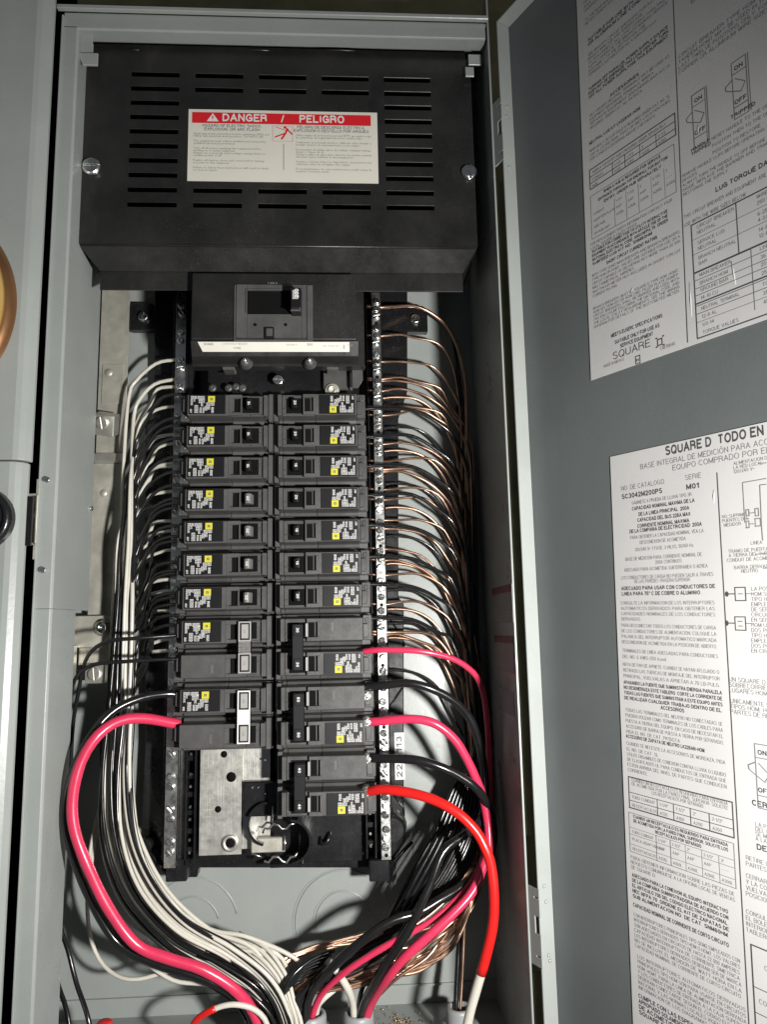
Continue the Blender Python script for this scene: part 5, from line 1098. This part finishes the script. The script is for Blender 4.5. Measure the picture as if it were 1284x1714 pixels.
blockB(1068, 1602, 1245, 8.4, ['LOS INTERRUPTORES AUTOMATICOS DERIVADOS', 'PRINCIPALES TIPO HOM SON PARA USARSE EN CIRCUITOS', 'HOM, HOMT, PARA LA LINEA DE ALIMENTACION DERIVADA', 'Y LOS CONDUCTORES DE ENTRADA A LA CAJA SUPERIOR', 'DEBERAN CONECTARSE SEGUN EL CODIGO ELECTRICO', 'NACIONAL Y LAS NORMAS LOCALES VIGENTES. VEA LA', 'INFORMACION DE LOS DIAGRAMAS DE ALAMBRADO.'])
blockB(1070, 1668, 1250, 9, ['CUMPLE CON LAS ESPECIFICACIONES EUSERC', 'APROPIADO SOLAMENTE PARA USARSE COMO EQUIPO', 'DE ACOMETIDA', 'SQUARE D'], 1, 3.4)
# divider and the right column of diagrams
a, b = B(1201, 791); Lb.ln([(a, b), (a, 415)], .65)
dvx = a
def Rt(u, v): return B(u, v)
for (u, v, t_, sz) in [(1229, 779, 'ALIMENTACION DE', 2.6), (1229, 786, 'LA RED LOCAL', 2.6), (1229, 793, '120/240 V~', 2.6), (1210, 868, 'NO SUPRIMIR', 2.6), (1210, 875, 'PUENTES DEL', 2.6), (1213, 882, 'MEDIDOR', 2.6), (1258, 912, 'LINEA', 2.6),
        (1220, 926, 'TRAMO DE PUERTA', 2.7), (1221, 933, 'A TIERRA DEL TUBO', 2.7), (1218, 941, 'CONDUIT DE ACOMETIDA', 2.7), (1230, 953, 'BARRA DERIVADA', 2.7), (1242, 959, 'NEUTRO', 2.7)]:
    a, b = Rt(u, v); Lb.t(t_, a, b, sz, 0)
for pts in ([(1284, 801), (1244, 808), (1248, 875)], [(1284, 811), (1273, 812), (1276, 880), (1278, 905)], [(1200+46, 868), (1255, 868)], [(1270, 776), (1284, 775)], [(1265, 928), (1284, 926)], [(1278, 951), (1290, 951)]):
    Lb.ln([Rt(*p_) for p_ in pts], .45, True)
for (u, v, u2, v2) in ((1249, 853, 1256, 864), (1249, 872, 1256, 884), (1264, 851, 1272, 864), (1264, 868, 1275, 881)):
    (a, b), (c_, d_) = Rt(u, v), Rt(u2, v2); Lb.fr(a, c_, b, d_, .5, True)
Lb.ln([Rt(1256, 859), Rt(1264, 858)], .4, True); Lb.ln([Rt(1256, 877), Rt(1264, 877)], .4, True)
for (v, tt) in ((994, 1), (1043, 2)):
    a, b = Rt(1231, v); c_, d_ = Rt(1250, v)
    Lb.fr(a, c_, b-3.6, b+3.8, .5); Lb.ln([(a-4.5, b), (a, b)], .5); Lb.ln([(c_, b), (c_+4, b)], .4, True)
    Lb.mb.add([Lb.P(a-4.8+1.2*math.cos(q_*.8), b+1.5*math.sin(q_*.8)) for q_ in range(8)], [tuple(range(8))])
    Lb.ln([(a+2, b-(1 if tt == 2 else 0)), (c_-2, b-(1 if tt == 2 else 0))], .5, True)
    if tt == 2: Lb.ln([(a+2, b+1.4), (c_-2, b+1.4)], .5, True)
for i, t_ in enumerate(['LA POSICION', 'HOM SOLO', 'TIPO HOM', 'EMPLEAR', 'DE SERIE', 'CIRCUITO', 'EN SERIE', 'HOM USAR', 'DOS POLOS', 'TIPO HOM', 'EMPLEAR', 'DOS POLOS', 'EN CIRC']):
    a, b = Rt(1259, 989+i*8.6); Lb.t(t_, a, b, 3.0, 0)
for i, t_ in enumerate(['UN SQUARE D PUEDE', 'SOBRECORRIENTE DE', 'LUGARES HOMOLOGADOS']): a, b = Rt(1222, 1140+i*9); Lb.t(t_, a, b, 3.4, 0)
for i, t_ in enumerate(['UNICAMENTE UTILICE', 'TIPOS HOM, HOMT', 'PARTES DE REPUESTO']): a, b = Rt(1224, 1176+i*9); Lb.t(t_, a, b, 3.4, 0)
def handle_icon(S_, a, b, h, on):                    # little outline of a breaker with its handle
    w_ = h*.27; S_.fr(a, a+w_, b, b+h, .55, True); S_.ln([(a, b+h*.22), (a+w_, b+h*.22)], .5, True); S_.ln([(a, b+h*.80), (a+w_, b+h*.80)], .5, True)
    S_.ln([(a, b+h*.30), (a-w_*.45, b+h*.36), (a-w_*.4, b+h*.43), (a+w_*.55, b+h*.58), (a+w_*.85, b+h*.45), (a+w_*.2, b+h*.30)], .55, True)
    S_.t('ON', a+w_*.5, b+h*.17, h*.11, 1, 'C'); S_.t('OFF', a+w_*.5, b+h*.75, h*.11, 1, 'C'); S_.ln([(a+w_+1, b), (a+w_+1, b+h)], .5, True)
a, b = Rt(1263, 1243); handle_icon(Lb, a, b, 32, 1)
a, b = Rt(1260, 1347); Lb.t('CERRADO', a, b, 4.2, 1)
for i, t_ in enumerate(['LA PALANCA', 'DEL INTERR', 'SE MUEVE', 'A LA POS.']): a, b = Rt(1266, 1382+i*8); Lb.t(t_, a, b, 3.0, 0)
a, b = Rt(1268, 1421); Lb.t('DERIVADO', a, b, 4.2, 1)
for i, t_ in enumerate(['RETIRE LA CARGA', 'PARTES DERIVAD', '', 'CERRAR EL INT', 'Y LA CORRIENTE', 'VUELVA A LA', 'POSICION INIC', '', '', 'CONSULTE', 'EL BOLETIN', 'INTERIOR', 'TABLERO']):
    a, b = Rt(1250, 1438+i*10); Lb.t(t_, a, b, 3.2, 0)
a, b = Rt(1257, 1578); Lb.fr(a, a+40, b, b+46, .7); Lb.ln([(a, b+20), (a+40, b+20)], .4); Lb.ln([(a, b+32), (a+40, b+32)], .4); Lb.t('CALIBRE', a+7, b+10, 3.4, 0); Lb.t('CONDUCT', a+3, b+27, 3.4, 0); Lb.t('PAR', a+7, b+40, 3.4, 0)
Lb.done()

# ---- upper label (English)
Ub = Sheet('upper_label', (990, 637), 178, 330, False, 'upper white label printed in English')
def E_(u, v): return Ub.uv(u, v)
def blockE(u, v, wd, dv, lines, bold=0, size=2.7, al='J'):
    a, b = E_(u, v); lead = E_(u, v+dv)[1]-b; Ub.para(lines, a, b, lead, size, wd, bold, al)
CW = 66
blockE(978, 2, CW, 7.2, ['THIS EQUIPMENT IS FOR USE ON A 120/240 V SINGLE', 'PHASE, THREE WIRE SYSTEM. METER SOCKET RATED', '200A CONTINUOUS. SUITABLE FOR OVERHEAD OR', 'UNDERGROUND SERVICE. LOAD CONDUCTORS MAY'])
blockE(980, 38, CW, 7, ['TO THE REAR WALL.', 'METER CURRENT RATING'])
blockE(985, 72, CW*.95, 7.4, ['SUITABLE FOR USE WITH 75°C COPPER', 'OR ALUMINUM LINE CONDUCTORS.'], 1, 3.6)
blockE(985, 97, CW, 6.8, ['SEE BRANCH CIRCUIT BREAKERS FOR RATING OF', 'BRANCH WIRE SIZE AND TEMPERATURE.', 'TO DISCONNECT ALL LOAD CONDUCTORS FROM', 'SUPPLY OPERATE THE BREAKER MARKED SERVICE', 'DISCONNECT TO THE OFF POSITION. LINE', 'TERMINALS SUITABLE FOR NO. 6 AWG-250 kcmil.'])
blockE(986, 154, CW, 7.0, ['TURNING OFF PARALLEL POWER SUPPLY SOURCE', 'DOES NOT DE-ENERGIZE THIS LOAD CENTER. TURN', 'OFF ALL POWER SUPPLYING THIS EQUIPMENT'], 1, 3.1)
a, b = E_(1022, 164); Ub.t('ACCESSORIES', a, b, 3.3, 1)
blockE(988, 197, CW, 7.4, ['ALL UNUSED NEUTRAL TERMINALS MAY BE USED AS', 'EQUIPMENT GROUNDING TERMINALS. WHEN A', 'SEPARATE EQUIPMENT GROUNDING BAR KIT IS', 'REQUIRED, ORDER CAT. NO. PK15GTA.'])
a, b = E_(987, 245); Ub.t('NEUTRAL LUG KIT LK225AN-HOM', a, b, 3.2, 1, width=44)
blockE(988, 257, CW, 7.4, ['WHEN BOLT-ON CLIP HOLD IS REQUIRED ORDER CAT. NO. SL', 'USE UL LISTED RAIN TIGHT OR WET LOCATION HUBS', 'FOR CONDUITS ENTERING ABOVE LIVE PARTS.'])
a0, b0_ = E_(987, 286); a1, b1_ = E_(988, 320); hT = b1_-b0_; wT = 70; Ub.fr(a0, a0+wT, b0_, b1_, .7)
Ub.t('WHEN A TOP ENTRY HUB IS REQUIRED, ORDER SEPARATELY', a0+3, b0_+hT*.28, 2.7, 0, width=60)
Ub.ln([(a0, b0_+hT*.38), (a0+wT, b0_+hT*.38)], .4); Ub.ln([(a0, b0_+hT*.7), (a0+wT, b0_+hT*.7)], .4)
for i, (x_, t1, t2) in enumerate(((.02, 'CONDUIT', 'HUB'), (.30, '1-1/4', 'A125'), (.45, '1-1/2', 'A150'), (.62, '2', 'A200'), (.80, '2-1/2', 'A250'))):
    Ub.t(t1, a0+wT*x_+1, b0_+hT*.62, 2.6, 0); Ub.t(t2, a0+wT*x_+1, b0_+hT*.93, 2.6, 0)
    if i: Ub.ln([(a0+wT*x_-.6, b0_+hT*.38), (a0+wT*x_-.6, b1_)], .4)
c0, d0 = E_(989, 330); c1, d1 = E_(990, 403); hT = d1-d0; Ub.fr(c0, c0+wT-2, d0, d1, .35, True)
for i, t_ in enumerate(['WHEN A HUB IS REQUIRED FOR SERVICE', 'ENTRANCE THROUGH TOP ENDWALL FOR BOTTOM', 'ENTRY, ORDER HUB SEPARATELY']): Ub.t(t_, c0+wT/2, d0+hT*(.11+.11*i), 2.9, 1, 'C', wT*(.66, .8, .66)[i])
for i, (x_, tt) in enumerate(((.02, ('CONDUIT', 'ADAPTER PLATE', 'AND HUB', 'OR HUB UNIT')), (.30, ('1-1/4', 'AAP', 'A125L')), (.44, ('1-1/2', 'AAP', 'A150L')), (.58, ('2', 'AAP', 'A200L')), (.72, ('2-1/2', 'AAP', 'A250L')), (.86, ('3', '-----', 'A300L')))):
    for j, t_ in enumerate(tt): Ub.t(t_, c0+wT*x_+.8, d0+hT*(.48, .63, .78, .93)[j], 2.5, 0)
    if i: Ub.ln([(c0+wT*x_-.4, d0+hT*.38), (c0+wT*x_-.4, d1)], .25, True)
blockE(990, 413, CW, 7, ['FOR REPLACEMENT PARTS INFORMATION CONTACT YOUR', 'LOCAL SQUARE D SALES OFFICE.'])
blockE(992, 425, CW*.93, 7.0, ['SUITABLE FOR CONNECTION TO UTILITY INTERACTIVE', 'EQUIPMENT IN ACCORDANCE WITH ARTICLE 705 OF THE', 'NATIONAL ELECTRICAL CODE, ANSI/NFPA 70. ORDER', 'SUBFEED LUG KIT NO. SNM60HM'], 1, 3.0)
a, b = E_(1016, 444); Ub.t('SHORT CIRCUIT CURRENT RATING', a, b, 3.4, 1, width=41)
blockE(992, 465, CW+4, 7.0, ['WITH TYPE QOM2 MAIN BREAKER AND BRANCH BREAKERS', 'TYPE HOM OR HOMT. VALUES ARE SUITABLE FOR USE ON A', 'CIRCUIT CAPABLE OF DELIVERING NOT MORE THAN 22 000', 'RMS SYMMETRICAL AMPERES.', 'WATTHOUR METER NOT INCLUDED IN SHORT CIRCUIT', 'CURRENT RATING.'])
blockE(994, 520, CW+2, 6.2, ['BRANCH BREAKERS MUST BE SQUARE D TYPE HOM, HOMT,', 'HOM-GFI, HOM-AFI OR HOM-SWD. FILLER PLATE HOMFP.', 'CIRCUIT BREAKERS SHALL BE MARKED AND USED WITH', 'THIS ENCLOSURE FOLLOWING THE NATIONAL CODE, AND', 'THE LOCAL UTILITY REQUIREMENTS. SEE THE WIRING', 'DIAGRAM FOR DETAILS OF THE BOTTOM FED METER.'])
for (u, v, t_, u2) in ((1024, 566, 'MEETS EUSERC SPECIFICATIONS', 1112), (1030, 577, 'SUITABLE ONLY FOR USE AS', 1107), (1039, 583, 'SERVICE EQUIPMENT', 1096)):
    a, b = E_(u, v); Ub.t(t_, a, b, 3.6, 1, width=E_(u2, v)[0]-a)
a, b = E_(1027, 603); c_, _ = E_(1092, 590); Ub.t('SQUARE', a, b, 7.0, 0, width=c_-a, grey=False)
a, b = E_(1099, 583); Ub.fr(a+1, a+5, b-5, b-.6, .7)
for da, db in ((0, -6), (5, -6), (0, -.6), (5, -.6)): Ub.ln([(a+da, b+db+.3), (a+da+1.4, b+db+.3)], .8)
a, b = E_(1012, 616); Ub.t('MADE IN MEXICO', a, b, 2.8, 0, width=17)
a, b = E_(1064, 597); Ub.fr(a, a+4, b, b+5.4, .6); Ub.t('H', a+2, b+4, 3.2, 1, 'C')
a, b = E_(1106, 587); Ub.t('S1B78640', a, b, 3.0, 0, width=11)
# right column of the upper label
a, b = E_(1128, 2); a2, b2 = E_(1152, 574); dv_ = E_(1152, 300)[0]; Ub.ln([(a, b-4), (a2, b2)], .6)
for i, t_ in enumerate(['SERVICE DISCONNECT', 'SUPPLY AND LOAD', 'PHASE CONDUCTORS', 'TO BE INSTALLED', 'METER JAW RATED', 'TAP TO BE REMOVED', 'BY UTILITY ONLY']):
    a, b = E_(1153, -60+i*12); Ub.t(t_, a+2, b, 3.4, 0, width=44)
for i, t_ in enumerate(['CIRCUIT BREAKER TYPE HOM FOR', 'TANDEM HOMT MAY BE USED IN THE', 'LAST TWELVE POSITIONS ONLY, FOR', 'COPPER OR ALUMINUM WIRE SIZES']):
    a, b = E_(1137, 100+i*9); Ub.t(t_, a, b, 3.4, 0, width=58)
a, b = E_(1158, 162); handle_icon(Ub, a, b, 34, 1); a, b = E_(1224, 108); handle_icon(Ub, a, b, 34, 0)
a, b = E_(1158, 256); Ub.t('HANDLE', a, b, 3.0, 1); a, b = E_(1158, 263); Ub.t('TRIPPED', a, b, 3.0, 1); a, b = E_(1224, 202); Ub.t('TRIPPED', a, b, 3.4, 1)
a, b = E_(1192, 226); Ub.para(['RESET HANDLE TO THE OFF', 'POSITION THEN TO THE ON', 'POSITION TO RESTORE'], a, b+4, 4.2, 2.9, 44)
blockE(1143, 299, 64, 8.0, ['REMOVE HANDLE CLIPS BEFORE OPERATING THE MAIN', 'DEVICES.', 'ALWAYS TURN THE HANDLE TO OFF BEFORE WORKING', 'INSIDE. REPLACE THE BARRIER AND TRIM BEFORE', 'RESTORING THE SUPPLY.'])
a, b = E_(1199, 323); Ub.t('LUG TORQUE DATA', a, b, 4.2, 1, width=37)
a, b = E_(1146, 368); Ub.t('THIS CIRCUIT BREAKER AND EQUIPMENT ARE SUITED FOR', a, b, 3.2, 0, width=66); Ub.t('USE WITH THE WIRE SIZES BELOW.', a, b+5, 3.2, 0, width=40)
a0, b0_ = E_(1157, 378); a1, b1_ = E_(1167, 569); hT = b1_-b0_; Ub.fr(a0, a0+82, b0_, b1_, .7); Ub.ln([(a0+29, b0_), (a0+29, b0_+hT*.43)], .5); Ub.ln([(a0+36, b0_+hT*.43), (a0+36, b0_+hT*.93)], .35, True)
for f, th in ((.14, .3), (.27, .3), (.43, 1.0), (.70, .8), (.72, .4), (.50, .3), (.57, .3), (.63, .3), (.79, .3), (.86, .3)): Ub.ln([(a0, b0_+hT*f), (a0+82, b0_+hT*f)], th, th < .5)
for i, (f, t1, t2) in enumerate(((.06, 'CIRCUIT BREAKER', 'WIRE BINDING'), (.11, 'NEUTRAL', '250 LB-IN'), (.20, 'SERVICE LUG', '6-250 kcmil'), (.25, 'NEUTRAL', '4-2/0'), (.33, 'BRANCH NEUTRAL', '14-8 CU'), (.38, 'BAR', '12-6 AL'), (.48, 'MAIN BREAKER', 'LINE LUG'), (.55, 'BRANCH HOM', '36 LB-IN'), (.61, 'GROUND BAR', '20 LB-IN'), (.68, '14-10 CU', '25 LB-IN'), (.77, 'NEUTRAL TERMINAL', 'TORQUE'), (.84, '12-8 AL', '35 LB-IN'), (.91, '1/0-14', '45 LB-IN'), (.975, 'TORQUE VALUES', ''))):
    Ub.t(t1, a0+4, b0_+hT*f, 3.0, 0, width=min(24, text_w(t1)*3.0)); Ub.t(t2, a0+41, b0_+hT*f, 3.0, 0)
Ub.done()

# sheet wrinkles on the labels: slightly raised creases catching the light
for (S_, u0, v0, u1, v1) in ((Ub, 1060, 478, 1057, 494), (Ub, 1153, 455, 1160, 550), (Lb, 1195, 812, 1196, 850), (Ub, 1222, 425, 1235, 490), (Ub, 1168, 205, 1170, 228)):
    a, b = S_.uv(u0, v0); c_, d_ = S_.uv(u1, v1); q0_, q1_ = S_.P(a, b)-DN*.95, S_.P(c_, d_)-DN*.95
    part('crease', MB().tube([q0_, (q0_+q1_)/2+DN*.35, q1_], .8, 12), 'label', S_.part)

# drop any unused prototype of the breakers
for p_ in (s15, s20, s20g):
    if p_.name not in used:
        for ch in list(p_.children_recursive): bpy.data.objects.remove(ch)
        bpy.data.objects.remove(p_)
